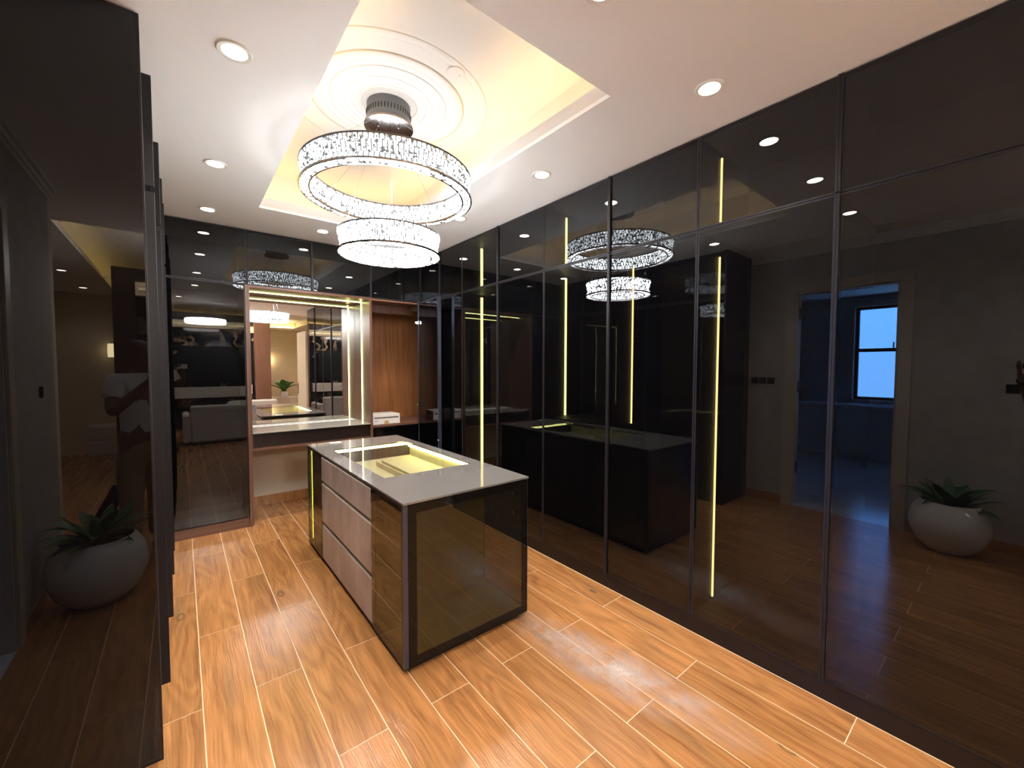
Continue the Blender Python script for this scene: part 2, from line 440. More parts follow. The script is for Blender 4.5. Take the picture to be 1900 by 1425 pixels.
def thing(name, label, cat, loc=(0, 0, 0), group=None):
    o = bpy.data.objects.new(name, None); COL.objects.link(o); o.location = loc
    o.empty_display_size = 0.1
    o['label'] = label; o['category'] = cat
    if group: o['group'] = group
    return o
def tag(o, label, cat, group=None):
    o['label'] = label; o['category'] = cat
    if group: o['group'] = group
    return o
def dup(root, loc, label=None):
    r = root.copy(); COL.objects.link(r); r.location = loc
    if label: r['label'] = label
    for ch in list(root.children):
        c = ch.copy(); COL.objects.link(c); c.parent = r
        for g in list(ch.children):
            d = g.copy(); COL.objects.link(d); d.parent = c
    return r

R, H, ZS, B = 2.254, 2.79, 2.28, 4.553     # right door plane, ceiling, door joint height, back door plane
BW = 5.20                                    # back wall
LP = -0.11                                   # left door plane
LW = -0.72                                   # left wall behind the wardrobes / with the bathroom door
RW = 2.90                                    # right wall behind wardrobes

# ------------------------------------------------------------------ setting: floor
fl = struct('floor', MB().box(-2.3, 4.3, -6.3, BW + .1, -0.12, -0.0012), GROUT, 'wood look tile floor with pale grout lines')
PW, PL = 0.2012, 1.222
plank_cache = {}
def plank(x0, x1, y0, y1):
    kx, ky = round(x1 - x0, 3), round(y1 - y0, 3)
    if kx < 0.01 or ky < 0.02: return
    if (kx, ky) not in plank_cache:
        mb = MB().box(-kx / 2, kx / 2, -ky / 2, ky / 2, -0.005, 0.0, 0.0004)
        me = bpy.data.meshes.new('plank'); mb.bm.to_mesh(me); mb.bm.free(); me.materials.append(TILE)
        plank_cache[(kx, ky)] = me
    o = bpy.data.objects.new('plank', plank_cache[(kx, ky)]); COL.objects.link(o)
    o.parent = fl
    o.location = Vector(((x0 + x1) / 2, (y0 + y1) / 2, 0)) - fl.location
G = 0.0021
xs = 0.041
for k in range(-4, 12):
    x0 = xs + k * PW; x1 = x0 + PW
    offs = 0.405 if k % 2 == 0 else 1.015
    x0c, x1c = max(x0, LW), min(x1, R + 0.02)
    if x1c - x0c < 0.02: continue
    y = offs - 4 * PL
    while y < BW:
        y0c, y1c = max(y, -3.15), min(y + PL, BW)
        if y1c - y0c > 0.03:
            plank(x0c + G, x1c - G, y0c + G, y1c - G)
        y += PL
# the far bedroom floor, joined
mb = MB()
for k in range(-11, 21):
    x0 = xs + k * PW; y = (0.405 if k % 2 == 0 else 1.015) - 6 * PL
    while y < -.4:
        a, b_ = max(y, -6.1), min(y + PL, -0.36)
        if x0 > LW - .01 and x0 + PW < R + .1: b_ = min(b_, -3.15)
        if b_ - a > 0.05 and x0 > -2.2 and x0 + PW < 4.2: mb.box(x0 + G, x0 + PW - G, a + G, b_ - G, -0.005, 0.0)
        y += PL
put('plank', mb, TILE, fl, kind='stuff')
# dusty scuff on the floor: thin film of plaster dust
def dust_mat():
    m, nt, b, out = mat('plaster_dust'); L = nt.links.new
    tcn = N(nt, 'ShaderNodeTexCoord')
    nz = N(nt, 'ShaderNodeTexNoise'); nz.inputs['Scale'].default_value = 5; nz.inputs['Detail'].default_value = 8; nz.inputs['Roughness'].default_value = .7
    L(tcn.outputs['Object'], nz.inputs['Vector'])
    # elliptical falloff from object coordinates
    vm = N(nt, 'ShaderNodeVectorMath', operation='LENGTH')
    mp = N(nt, 'ShaderNodeMapping'); mp.inputs['Scale'].default_value = (5.5, 1.35, 0)
    L(tcn.outputs['Object'], mp.inputs['Vector']); L(mp.outputs[0], vm.inputs[0])
    mr = N(nt, 'ShaderNodeMapRange'); mr.inputs['From Min'].default_value = 0.1; mr.inputs['From Max'].default_value = 1.0; mr.inputs['To Min'].default_value = 1; mr.inputs['To Max'].default_value = 0
    L(vm.outputs['Value'], mr.inputs[0])
    g = N(nt, 'ShaderNodeMapRange'); g.inputs['From Min'].default_value = .36; g.inputs['From Max'].default_value = .64; g.inputs['To Max'].default_value = 0.6
    L(nz.outputs['Fac'], g.inputs[0])
    mu = N(nt, 'ShaderNodeMath', operation='MULTIPLY'); L(g.outputs[0], mu.inputs[0]); L(mr.outputs[0], mu.inputs[1])
    b.inputs['Base Color'].default_value = (.72, .62, .56, 1); b.inputs['Roughness'].default_value = .9
    L(mu.outputs[0], b.inputs['Alpha'])
    return m
DUST = dust_mat()
for (cx_, cy_, rz, sx_, sy_) in ((1.66, 1.28, 0.16, .18, .74),):
    mb = MB(); mb.box(-sx_, sx_, -sy_, sy_, 0, 0.0004)
    o = put('dust_smear', mb, DUST, fl)
    for v in o.data.vertices: v.co += fl.location
    o.location = Vector((cx_, cy_, 0.0006)) - fl.location; o.rotation_euler.z = rz
    o['label'] = 'whitish dust smear'

# ------------------------------------------------------------------ ceiling with tray
TX0, TX1, TY0, TY1 = 0.516, 1.602, 1.26, 3.873
OX0, OX1, OY0, OY1 = TX0 - .23, TX1 + .23, TY0 - .23, TY1 + .23
TZ = 3.17
def slab_hole(mb, x0, x1, y0, y1, hx0, hx1, hy0, hy1, z0, z1):
    mb.box(x0, hx0, y0, y1, z0, z1); mb.box(hx1, x1, y0, y1, z0, z1)
    mb.box(hx0, hx1, y0, hy0, z0, z1); mb.box(hx0, hx1, hy1, y1, z0, z1)
mb = MB()
CX0, CX1 = LW - 0.02, RW + .02
slab_hole(mb, CX0, CX1, -0.34, BW + .1, TX0, TX1, TY0, TY1, H, H + 0.02)
ceil = struct('ceiling', mb, CEIL, 'painted ceiling around the raised tray')
# fascia lip rising from the opening, outer tray walls and raised tray top
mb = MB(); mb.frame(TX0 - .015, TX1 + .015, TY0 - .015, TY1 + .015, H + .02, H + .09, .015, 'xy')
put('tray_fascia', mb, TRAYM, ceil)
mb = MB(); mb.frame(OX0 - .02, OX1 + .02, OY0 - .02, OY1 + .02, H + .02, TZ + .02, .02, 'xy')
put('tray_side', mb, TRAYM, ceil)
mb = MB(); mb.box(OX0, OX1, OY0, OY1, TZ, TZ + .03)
put('tray_top', mb, TRAYM, ceil)
mb = MB()
mb.box(TX0 - .10, TX0 - .085, TY0, TY1, H + .022, H + .034); mb.box(TX1 + .085, TX1 + .10, TY0, TY1, H + .022, H + .034)
mb.box(TX0, TX1, TY0 - .10, TY0 - .085, H + .022, H + .034); mb.box(TX0, TX1, TY1 + .085, TY1 + .10, H + .022, H + .034)
put('cove_light', mb, COVEM, ceil)
# plaster medallion rings
MC = (1.07, 2.57)
mb = MB()
for rr, ww, hh in ((.62, .06, .0022), (.47, .08, .006), (.36, .06, .003), (.27, .05, .003), (.20, .04, .002)):
    mb.lathe([(rr, TZ + .001), (rr - ww * .25, TZ - hh * .7), (rr - ww * .5, TZ - hh), (rr - ww * .75, TZ - hh * .7), (rr - ww, TZ + .001)], (MC[0], MC[1], 0), 96, close=True)
# clip rings that pass the tray side
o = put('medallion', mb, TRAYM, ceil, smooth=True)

# bedroom ceiling (seen in the reflections) with its own tray
mb = MB()
BX0, BX1, BY0, BY1 = -0.85, 3.0, -5.4, -1.25
slab_hole(mb, -2.3, 4.3, -6.3, -0.34, BX0, BX1, BY0, BY1, H, H + .02)
c2 = struct('ceiling_bedroom', mb, CEIL, 'bedroom ceiling with a raised tray')
c2.name = 'ceiling'
mb = MB(); mb.box(BX0 - .1, BX1 + .1, BY0 - .1, BY1 + .1, H + .22, H + .24); mb.frame(BX0 - .12, BX1 + .12, BY0 - .12, BY1 + .12, H + .02, H + .24, .02, 'xy')
put('tray_top', mb, TRAYM, c2)
mb = MB(); mb.box(BX0 - .06, BX0 - .045, BY0, BY1, H + .022, H + .034); mb.box(BX0, BX1, BY0 - .06, BY0 - .045, H + .022, H + .034)
mb.box(BX0, BX1, BY1 + .045, BY1 + .06, H + .022, H + .034)
put('cove_light', mb, emit('bedroom_cove_tape', (1.0, .68, .18), 26.0), c2)

# ------------------------------------------------------------------ walls
struct('wall_back', MB().box(LW - .1, RW + .1, BW, BW + .1, 0, H), CREAM, 'cream back wall behind the vanity')
struct('wall_right', MB().box(RW, RW + .1, -.34, BW, 0, H), CARC, 'wall behind the right wardrobes')
# left wall with bathroom doorway y .70..1.56
DY0, DY1, DZ = 0.74, 1.58, 2.33
mb = MB(); mb.box(LW - .12, LW, DY1 + .0, BW, 0, H); mb.box(LW - .12, LW, -.35, DY0, 0, H); mb.box(LW - .12, LW, DY0, DY1, DZ, H)
struct('wall_left', mb, WALLG, 'grey textured wall with the bathroom doorway')
# casing
mb = MB()
for xx in ((LW, LW + .018), (LW - .138, LW - .12)):
    mb.box(xx[0], xx[1], DY0 - .09, DY0, 0, DZ + .09, .003); mb.box(xx[0], xx[1], DY1, DY1 + .09, 0, DZ + .09, .003)
    mb.box(xx[0], xx[1], DY0, DY1, DZ, DZ + .09, .003)
mb.box(LW - .12, LW, DY1 - .02, DY1, 0, DZ); mb.box(LW - .12, LW, DY0, DY0 + .02, 0, DZ); mb.box(LW - .12, LW, DY0 + .02, DY1 - .02, DZ - .02, DZ)
struct('door_1', mb, FRAMEP, 'cream casing of the bathroom doorway')
# crown and baseboard
mb = MB(); mb.box(LW, LW + .05, -.35, 2.02, H - .03, H); mb.box(LW, LW + .03, -.35, 2.02, H - .06, H - .03); mb.box(LW, LW + .015, -.35, 2.02, H - .085, H - .06)
struct('trim_1', mb, WHITEP, 'crown moulding of the grey wall')
mb = MB(); mb.box(LW, LW + .012, -.35, DY0 - .09, 0, .09); mb.box(LW, LW + .012, DY1 + .09, 2.03, 0, .09)
struct('baseboard_left', mb, TILE, 'wood look baseboard of the grey wall')
struct('baseboard_back', MB().box(.50, 1.64, BW - .012, BW, 0, .10), TILE, 'wood look baseboard under the vanity')

# bathroom shell
mb = MB()
mb.box(-5.1, -5.0, 0.0, .86, 0, H); mb.box(-5.1, -5.0, 1.93, 3.0, 0, H); mb.box(-5.1, -5.0, .86, 1.93, 0, .95); mb.box(-5.1, -5.0, .86, 1.93, 2.60, H)
struct('wall_bathroom_window', mb, WALLG, 'bathroom wall around the window')
struct('wall_bathroom_far', MB().box(-5.1, LW - .12, 2.75, 2.85, 0, H), BLUMARB, 'dark veined marble bathroom wall')
struct('wall_bathroom_near', MB().box(-5.1, LW - .12, -.1, 0.0, 0, H), WALLG, 'bathroom side wall')
mb = MB(); mb.box(-5.1, LW - .12, 0, 2.85, H, H + .05)
struct('ceiling_bathroom', mb, CEIL, 'bathroom ceiling')
bf = struct('floor_bathroom', MB().box(-5.1, LW - .0, 0, 2.75, -.12, -.006), GROUT, 'pale tiled bathroom floor')
mb_me = None
for i in range(7):
    for j in range(5):
        x0 = -5.0 + i * .6; y0 = j * .56
        x1 = min(x0 + .6, LW - .12)
        if x1 - x0 < .05: continue
        o = put('tile', MB().box(x0 + .002, x1 - .002, y0 + .002, min(y0 + .56, 2.75) - .002, -.006, 0), BATHTILE, bf)
# doorway threshold tile
put('tile', MB().box(LW - .12, LW - .002, DY0 + .02, DY1 - .02, -.006, 0.0), BATHTILE, bf)
# window
mb = MB(); mb.frame(.86, 1.93, .95, 2.60, -5.07, -5.02, .05, 'yz'); mb.box(-5.07, -5.02, .91, 1.88, 1.80, 1.86)
win = struct('window_1', mb, FRAME, 'bathroom window with two stacked panes')
put('pane', MB().box(-5.048, -5.042, .91, 1.88, 1.0, 1.80), tinted('window_glass', (.95, .97, 1), 1.45), win)
put('pane', MB().box(-5.048, -5.042, .91, 1.88, 1.86, 2.55), bpy.data.materials['window_glass'], win)
mb = MB()
mb.box(-5.02, -4.92, 1.93, 2.05, .90, 2.72); mb.box(-5.02, -4.92, .86, 1.93, 2.60, 2.72); mb.box(-5.02, -4.92, .8, 2.05, .86, .95)
put('window_reveal', mb, REDB, win)
put('handle', MB().box(-5.02, -4.99, 1.40, 1.42, 1.86, 1.96), CHROME, win)
# bathtub
bt = thing('bathtub', 'white built in bathtub under the bathroom window', 'bathtub', (-4.5, 1.4, 0))
put('apron', MB().box(-4.25, -4.20, .1, 2.70, 0, .84, .01), CERAM, bt)
mb = MB(); mb.frame(-4.90, -4.18, .05, 2.72, .84, .89, .10, 'xy'); put('rim', mb, CERAM, bt)
mb = MB(); mb.box(-4.80, -4.28, .15, 2.62, .40, .43); mb.frame(-4.82, -4.26, .13, 2.64, .43, .84, .02, 'xy'); put('basin', mb, CERAM, bt)
# bathroom door leaf, swung into the bathroom
bd = thing('bathroom_door', 'cream door folded right back against the bathroom wall', 'door', (LW - .14, DY1 - .03, 0))
put('door_leaf', MB().box(LW - .20, LW - .16, DY1 + .005, DY1 + .82, .01, DZ - .03, .002), DOORP, bd)
for zz in (.35, 1.25, 2.05):
    put('hinge', MB().box(LW - .115, LW - .05, DY1 - .024, DY1 - .0195, zz, zz + .12), BLACKP, bd)
put('handle', MB().box(LW - .24, LW - .225, DY1 + .66, DY1 + .78, 1.0, 1.02).box(LW - .24, LW - .20, DY1 + .765, DY1 + .78, 1.0, 1.02), CHROME, bd)

# bedroom shell
struct('wall_bedroom_left', MB().box(-2.3, -2.2, -6.2, -.45, 0, H), WALLB, 'beige bedroom wall')
struct('wall_bedroom_far', MB().box(-2.3, 4.3, -6.3, -6.2, 0, H), WALLB, 'beige bedroom wall at the far end')
struct('wall_bedroom_right', MB().box(4.2, 4.3, -6.2, -.34, 0, H), WALLB, 'beige bedroom wall')
struct('wall_bedroom_near', MB().box(-2.3, LW, -.45, -.35, 0, H), WALLB, 'short wall beside the dressing room opening')
struct('wall_pier', MB().box(2.30, 4.3, -.34, -.22, 0, H), WALLG, 'grey pier at the end of the right wardrobes')

# ------------------------------------------------------------------ generic wardrobe door built in plane
def door_parts(par, plane, a0, a1, z0, z1, d, out, handle=None, glass=None, swing=None):
    """door whose front face is at d; out=+1/-1 direction of the front along the normal axis"""
    g = glass or DOORGL
    t = 0.020
    dn = d - out * t
    lo, hi = min(d, dn), max(d, dn)
    fw = 0.009
    mb = MB(); mb.frame(a0 + .0015, a1 - .0015, z0 + .0015, z1 - .0015, lo, hi, fw, plane)
    dr = put('door', mb, FRAME, par)
    gl, gh = (d - out * .006, d - out * .001) if out > 0 else (d - out * .001, d - out * .006)
    gl, gh = min(gl, gh), max(gl, gh)
    mb = MB()
    if plane == 'yz': mb.box(gl, gh, a0 + fw + .002, a1 - fw - .002, z0 + fw + .002, z1 - fw - .002)
    else: mb.box(a0 + fw + .002, a1 - fw - .002, gl, gh, z0 + fw + .002, z1 - fw - .002)
    put('glass_pane', mb, g, dr)
    if handle is not None:
        h0, h1, dep = handle
        mb = MB()
        l2, h2 = min(d, d + out * dep), max(d, d + out * dep)
        if plane == 'yz': mb.box(l2, h2, h0, h1, z0 + .002, z1 - .002, .0015)
        else: mb.box(h0, h1, l2, h2, z0 + .002, z1 - .002, .0015)
        put('edge_profile', mb, FRAME, dr)
    return dr

# ------------------------------------------------------------------ right wardrobe run
D0, D1 = R + .022, RW - .005
def right_unit(y0, y1, seams, label, strips, shelves=()):
    """y0<y1 ; seams: door joints between"""
    th = thing('wardrobe', label, 'wardrobe', (R + .3, (y0 + y1) / 2, 0), 'glass wardrobes along the right wall')
    put('side_panel', MB().box(D0, D1, y0 + .001, y0 + .018, .09, H - .004), CARC, th)
    put('side_panel', MB().box(D0, D1, y1 - .018, y1 - .001, .09, H - .004), CARC, th)
    put('back_panel', MB().box(D1 - .015, D1, y0 + .018, y1 - .018, .09, H - .02), CARC, th)
    put('top_panel', MB().box(D0, D1 - .015, y0 + .018, y1 - .018, H - .022, H - .004), CARC, th)
    put('bottom_panel', MB().box(D0, D1 - .015, y0 + .018, y1 - .018, .09, .108), CARC, th)
    put('shelf', MB().box(D0, D1 - .015, y0 + .018, y1 - .018, ZS - .01, ZS + .012), CARC, th)
    put('plinth', MB().box(R + .004, R + .024, y0, y1, 0, .088), PLINTH, th)
    for zz in shelves:
        put('shelf', MB().box(D0 + .02, D1 - .015, y0 + .018, y1 - .018, zz - .01, zz + .01), CARC, th)
    for yy in seams[1:-1]:
        put('divider', MB().box(D0, D1 - .016, yy - .009, yy + .009, .108, ZS - .01), CARC, th)
        put('divider', MB().box(D0, D1 - .016, yy - .009, yy + .009, ZS + .012, H - .022), CARC, th)
    for (yy, z0, z1) in strips:
        wd, mt = (.016, LEDM) if yy > 3.3 else ((.009, LEDM) if yy > 2 else (.004, LEDG))
        put('led_strip', MB().box(R + .239 - wd, R + .239 + wd * .6, yy - .019, yy - .0095, z0, z1), mt, th)
    for i in range(len(seams) - 1):
        a, b_ = seams[i], seams[i + 1]
        hd = None
        if len(seams) == 3:
            hd = (a, a + .010, .012) if i == 0 else (b_ - .010, b_, .012)
        elif len(seams) == 2:
            hd = (b_ - .010, b_, .012)
        door_parts(th, 'yz', a, b_, .09, ZS, R, -1, hd)
        door_parts(th, 'yz', a, b_, ZS, H - .004, R, -1, hd)
    return th
# orientation: handles/profiles stand proud towards the room (-x)
right_unit(-.12, .535, [-.12, .535], 'black glass wardrobe panel nearest the camera on the right', [])
right_unit(.535, 1.765, [.535, 1.16, 1.765], 'double black glass wardrobe right, second from camera, reflecting the bathroom doorway', [(1.16, .125, ZS - .11), (1.16, ZS + .06, H - .05), (1.756, 1.12, ZS - .06)])
right_unit(1.765, 3.006, [1.765, 2.403, 3.006], 'double black glass wardrobe right, reflecting the chandelier and island', [(2.403, 1.12, ZS - .03), (2.403, ZS + .04, H - .05)], (1.11,))
right_unit(3.006, 4.08, [3.006, 3.62, 4.08], 'double black glass wardrobe right, bright yellow light strip inside, near the back corner', [(3.62, .125, ZS - .03), (3.62, ZS + .04, H - .03)])
right_unit(4.08, B - .004, [4.08, B - .004], 'narrow black glass wardrobe in the far right corner', [])

# ------------------------------------------------------------------ back wall units
def strut(par, name, m, *a): return put(name, MB().box(*a), m, par)
BD0, BD1 = B + .022, BW - .005
# left tall unit
t = thing('wardrobe', 'tall narrow black glass wardrobe left of the vanity on the back wall', 'wardrobe', (.2, B + .3, 0))
X0, X1 = -.10, .497
strut(t, 'side_panel', WALD, X1 - .018, X1 - .001, B - .012, BD1, 0, ZS)
strut(t, 'side_panel', CARC, X0, X0 + .018, BD0, BD1, .09, H - .004)
strut(t, 'back_panel', DARKW, X0 + .018, X1 - .018, BD1 - .015, BD1, .09, H - .02)
strut(t, 'shelf', CARC, X0 + .018, X1 - .018, BD0, BD1 - .015, ZS - .01, ZS + .01)
strut(t, 'shelf', CARC, X0 + .018, X1 - .018, BD0 + .03, BD1 - .015, 1.1, 1.12)
strut(t, 'top_panel', CARC, X0 + .018, X1 - .018, BD0, BD1 - .015, H - .022, H - .004)
strut(t, 'plinth', WALX, X0, X1 - .018, B + .004, B + .022, 0, .088)
door_parts(t, 'xz', X0, X1 - .018, .09, ZS, B, -1)
door_parts(t, 'xz', X0, X1, ZS, H - .004, B, -1)
# vanity unit
V0, V1 = .497, 1.66
MY = 5.04
t = thing('vanity_unit', 'walnut framed vanity niche with grey glass counter and lit mirror recess', 'vanity', (1.08, B + .3, 0))
strut(t, 'side_panel', WALD, V0, V0 + .018, B - .006, BD1, .66, ZS)
strut(t, 'side_panel', WALD, V1 - .026, V1, B - .012, BD1, 0.0, ZS)
strut(t, 'top_rail', WALX, V0 + .018, V1 - .026, B - .006, BD1, ZS - .022, ZS)
strut(t, 'mirror_backing', WALD, V0 + .018, V1 - .026, MY + .012, MY + .03, .88, ZS - .022)
o = strut(t, 'counter', COUNTER, V0 + .018, V1 - .026, B - .022, MY + .012, .882, .892)
strut(t, 'drawer', DARKW, V0 + .018, V1 - .026, B + .03, B + .048, .745, .880)
strut(t, 'drawer_box', DARKW, V0 + .03, V1 - .04, B + .05, MY, .77, .875)
strut(t, 'lower_rail', WALX, V0 + .018, V1 - .026, B + .0, BD1, .715, .742)
strut(t, 'knee_panel', WALD, V0 + .0, V0 + .018, B + .02, BD1, 0, .66)
mb = MB(); mb.box(V0 + .02, V1 - .03, 4.795, 4.805, ZS - .027, ZS - .0225)
put('led_strip', mb, LEDM, t)
put('led_strip', MB().box(V1 - .031, V1 - .0265, 4.795, 4.805, .895, ZS - .03), LEDM, t)
put('led_strip', MB().box(V0 + .04, V1 - .05, MY - .05, MY - .045, .8925, .895), emit('white_led_tape', (1, .97, .85), 1.0), t)
strut(t, 'upper_carcass', CARC, V0, V1, BD1 - .02, BD1, ZS, H - .004)
strut(t, 'top_panel', CARC, V0, V1, BD0, BD1 - .02, H - .022, H - .004)
door_parts(t, 'xz', V0, 1.06, ZS, H - .004, B, -1, (1.050, 1.06, .012))
door_parts(t, 'xz', 1.06, V1, ZS, H - .004, B, -1)
mir = put('mirror', MB().box(V0 + .02, V1 - .028, MY, MY + .010, .894, ZS - .03), MIRROR)
tag(mir, 'wall mirror inside the lit vanity niche, reflecting the chandelier', 'mirror')
# open bay unit
Q0, Q1 = V1, R - .004
t = thing('open_wardrobe', 'open walnut lined wardrobe in the back corner with its glass door swung out', 'wardrobe', (1.96, B + .3, 0))
strut(t, 'back_panel', WAL, Q0, Q1 + .60, BD1 - .03, BD1 - .012, .86, ZS - .02)
strut(t, 'shelf', WALX, Q0, Q1, B + .0, BD1 - .03, .838, .858)
strut(t, 'side_panel', WALD, Q1 + .60, Q1 + .618, B + .02, BD1 - .03, .86, ZS - .02)
strut(t, 'top_rail', WALX, Q0, Q1, B + .004, BD1 - .03, ZS - .022, ZS - .002)
strut(t, 'shelf', WALX, Q1, Q1 + .6, B + .02, BD1 - .03, .838, .858)
strut(t, 'valance', WALD, Q0, Q1, B + .25, B + .27, ZS - .12, ZS - .022)
strut(t, 'upper_carcass', CARC, Q0, Q1, BD1 - .02, BD1, ZS, H - .004)
door_parts(t, 'xz', Q0, Q1, .09, .834, B + .02, -1)
strut(t, 'plinth', PLINTH, Q0, Q1, B + .02, B + .04, 0, .088)
door_parts(t, 'xz', Q0, Q1, ZS, H - .004, B, -1)
put('hanging_rod', MB().tube((Q0 + .0, B + .32, 2.17), (Q1, B + .32, 2.17), .011, 14), CHROME, t)
# swung-out glass door, hinged at the corner
hx, hy = R - .055, B - .03
ux = Vector((-.030, -.580, 0)).normalized()
dl = .585
def swung(z0, z1):
    nrm = Vector((-ux.y, ux.x, 0))
    def qbox(mb, a0, a1, b0, b1, c0, c1):
        pts = []
        for c in (c0, c1):
            for (a, b_) in ((a0, b0), (a1, b0), (a1, b1), (a0, b1)):
                p = Vector((hx, hy, 0)) + ux * a + nrm * b_
                pts.append((p.x, p.y, c))
        mb.poly(pts, [(0, 1, 2, 3), (4, 7, 6, 5), (0, 4, 5, 1), (1, 5, 6, 2), (2, 6, 7, 3), (3, 7, 4, 0)])
    mb = MB()
    qbox(mb, 0, .020, 0, .02, z0, z1); qbox(mb, dl - .028, dl, -.012, .02, z0, z1)
    qbox(mb, .02, dl - .028, 0, .02, z0, z0 + .012); qbox(mb, .02, dl - .028, 0, .02, z1 - .012, z1)
    d = put('door', mb, POST, t, label='open glass door')
    mb = MB(); qbox(mb, .021, dl - .029, .006, .012, z0 + .013, z1 - .013)
    put('glass_pane', mb, DOORGL, d)
    for zz in (1.05, 2.02, .30):
        mb = MB(); qbox(mb, .0, .040, -.012, .0, zz, zz + .04); qbox(mb, -.02, .012, -.034, -.012, zz + .008, zz + .032)
        put('hinge', mb, CHROME, d)
    mb = MB(); qbox(mb, dl - .024, dl - .006, -.018, -.012, .72, .735); put('bumper', mb, WHITEP, d)
swung(.10, ZS - .005)

# white carton on the shelf
bx = thing('carton', 'white carton with a black stripe on the open walnut shelf', 'box', (1.84, B + .14, .86))
b0x, b1x, b0y, b1y, b0z, b1z = 1.672, 1.995, B + .03, B + .28, .860, .975
put('carton_body', MB().box(b0x, b1x, b0y, b1y, b0z, b1z, .003), BOXW, bx)
put('stripe', MB().box(b0x + .018, b1x - .018, b0y - .0006, b0y + .0002, .930, .942), BOXK, bx)
put('stripe', MB().box(b1x - .0002, b1x + .0006, b0y + .02, b1y - .02, .930, .942), BOXK, bx)
mb = MB(); mb.lathe([(.0, 0), (.028, 0), (.028, .001), (0, .001)], (0, 0, 0), 24)
for v in mb.bm.verts:
    x, y, z = v.co; v.co = Vector(((b0x + b1x) / 2 + x, b0y - .0008 + z, max(.878 + y, .8615)))
put('seal', mb, BOXO, bx, label='round tan sticker')
mb = MB()   # small illegible wordmark: a row of tiny glyph strokes
xx = b0x + .024
for wd in (.006, .004, .005, .004, .005, .006):
    mb.box(xx, xx + wd, b0y - .0006, b0y + .0002, .898, .905 if wd > .0045 else .903); xx += wd + .0018
put('wordmark', mb, BOXK, bx)

# ------------------------------------------------------------------ left wardrobe run
t = thing('wardrobe', 'black glass wardrobe run on the left with its glossy end panel toward the camera', 'wardrobe', (-.4, 3.3, 0))
EY = 2.055
fr = put('end_panel', MB().frame(LW + .012, -.088, .0, H - .004, EY - .018, EY, .006, 'xz'), FRAME, t)
put('glass_pane', MB().box(LW + .018, -.094, EY - .016, EY - .010, .006, H - .010), ENDGL, fr)
put('side_panel', MB().box(LW + .015, LP - .01, EY + .001, EY + .018, 0, H - .004), CARC, t)
put('back_panel', MB().box(LW + .002, LW + .015, EY, B, .0, H - .02), CARC, t)
put('top_panel', MB().box(LW + .015, LP - .022, EY + .018, B, H - .022, H - .004), CARC, t)
put('shelf', MB().box(LW + .015, LP - .022, EY + .018, B, ZS - .01, ZS + .01), CARC, t)
put('plinth', MB().box(LP - .024, LP - .006, EY, B, 0, .088), PLINTH, t)
ls = [EY, 2.385, 3.01, 3.62, 4.09, B - .003]
for i in range(5):
    a, b_ = ls[i], ls[i + 1]
    dep = (.040, .044, .042, .040, .02)[i]
    hd = (b_ - .012, b_, dep)
    door_parts(t, 'yz', a, b_, .09, ZS - .01, LP, 1, hd)
    door_parts(t, 'yz', a, b_, ZS + .01, H - .03 - .02 * (i % 2), LP, 1, hd)
    put('divider', MB().box(LW + .015, LP - .022, b_ - .009, b_ + .009, .09, ZS - .01), CARC, t)

# ------------------------------------------------------------------ island
IX0, IX1, IY0, IY1, IZ = .820, 1.615, 1.855, 3.79, .86
isl = thing('kitchen_island', 'dressing island with smoked glass ends, three taupe drawers and a lit display top', 'cabinet', (1.22, 2.82, 0))
isl.name = 'dressing_island'
WX0, WX1, WY0, WY1 = .925, 1.535, 2.355, 3.43     # clear window in the top
mb = MB()
slab_hole(mb, IX0 - .004, IX1 + .004, IY0 - .004, IY1 + .004, WX0, WX1, WY0, WY1, IZ - .010, IZ)
top = put('glass_top', mb, simple('black_glass_painted_reflection', (.19, .18, .175), 0.02, spec=1.0, var=.15, bscale=3), isl)  # black glass; grey base stands in for ceiling reflection and smears
top.data.materials[0].node_tree.nodes['Principled BSDF'].inputs['IOR'].default_value = 1.9
put('glass_pane', MB().box(WX0, WX1, WY0, WY1, IZ - .010, IZ), TOPGL, top, label='clear window in the top')
# display tray
tr = put('display_tray', MB().box(WX0 - .02, WX1 + .02, WY0 - .02, WY1 + .02, .745, .752).frame(WX0 - .02, WX1 + .02, WY0 - .02, WY1 + .02, .752, .838, .01, 'xy'), TRAYIN, isl)
put('divider_rail', MB().box(1.16, 1.17, WY0 - .01, 3.12, .752, .79).box(1.205, 1.215, WY0 - .01, 3.12, .752, .79), TRAYIN, tr)
mb = MB(); mb.box(WX0 - .01, WX1 + .01, WY1 - .002, WY1 + .010, .826, .846); mb.box(WX1 - .002, WX1 + .010, WY0 - .01, WY1 - .002, .826, .846)
put('led_strip', mb, LEDM, tr)
# carcass core between the showcases
put('carcass', MB().box(IX0 + .022, IX1 - .022, 2.295, 2.31, .05, .742).box(IX0 + .022, IX1 - .022, 3.335, 3.35, .05, .742)
    .box(IX1 - .02, IX1 - .004, 2.295, 3.35, .05, .845).box(IX0 + .022, IX1 - .02, 2.31, 3.335, .05, .065), CARC, isl)
put('plinth', MB().box(IX0 + .02, IX1 - .06, IY0 + .03, IY1 - .03, 0, .048), PLINTH, isl)
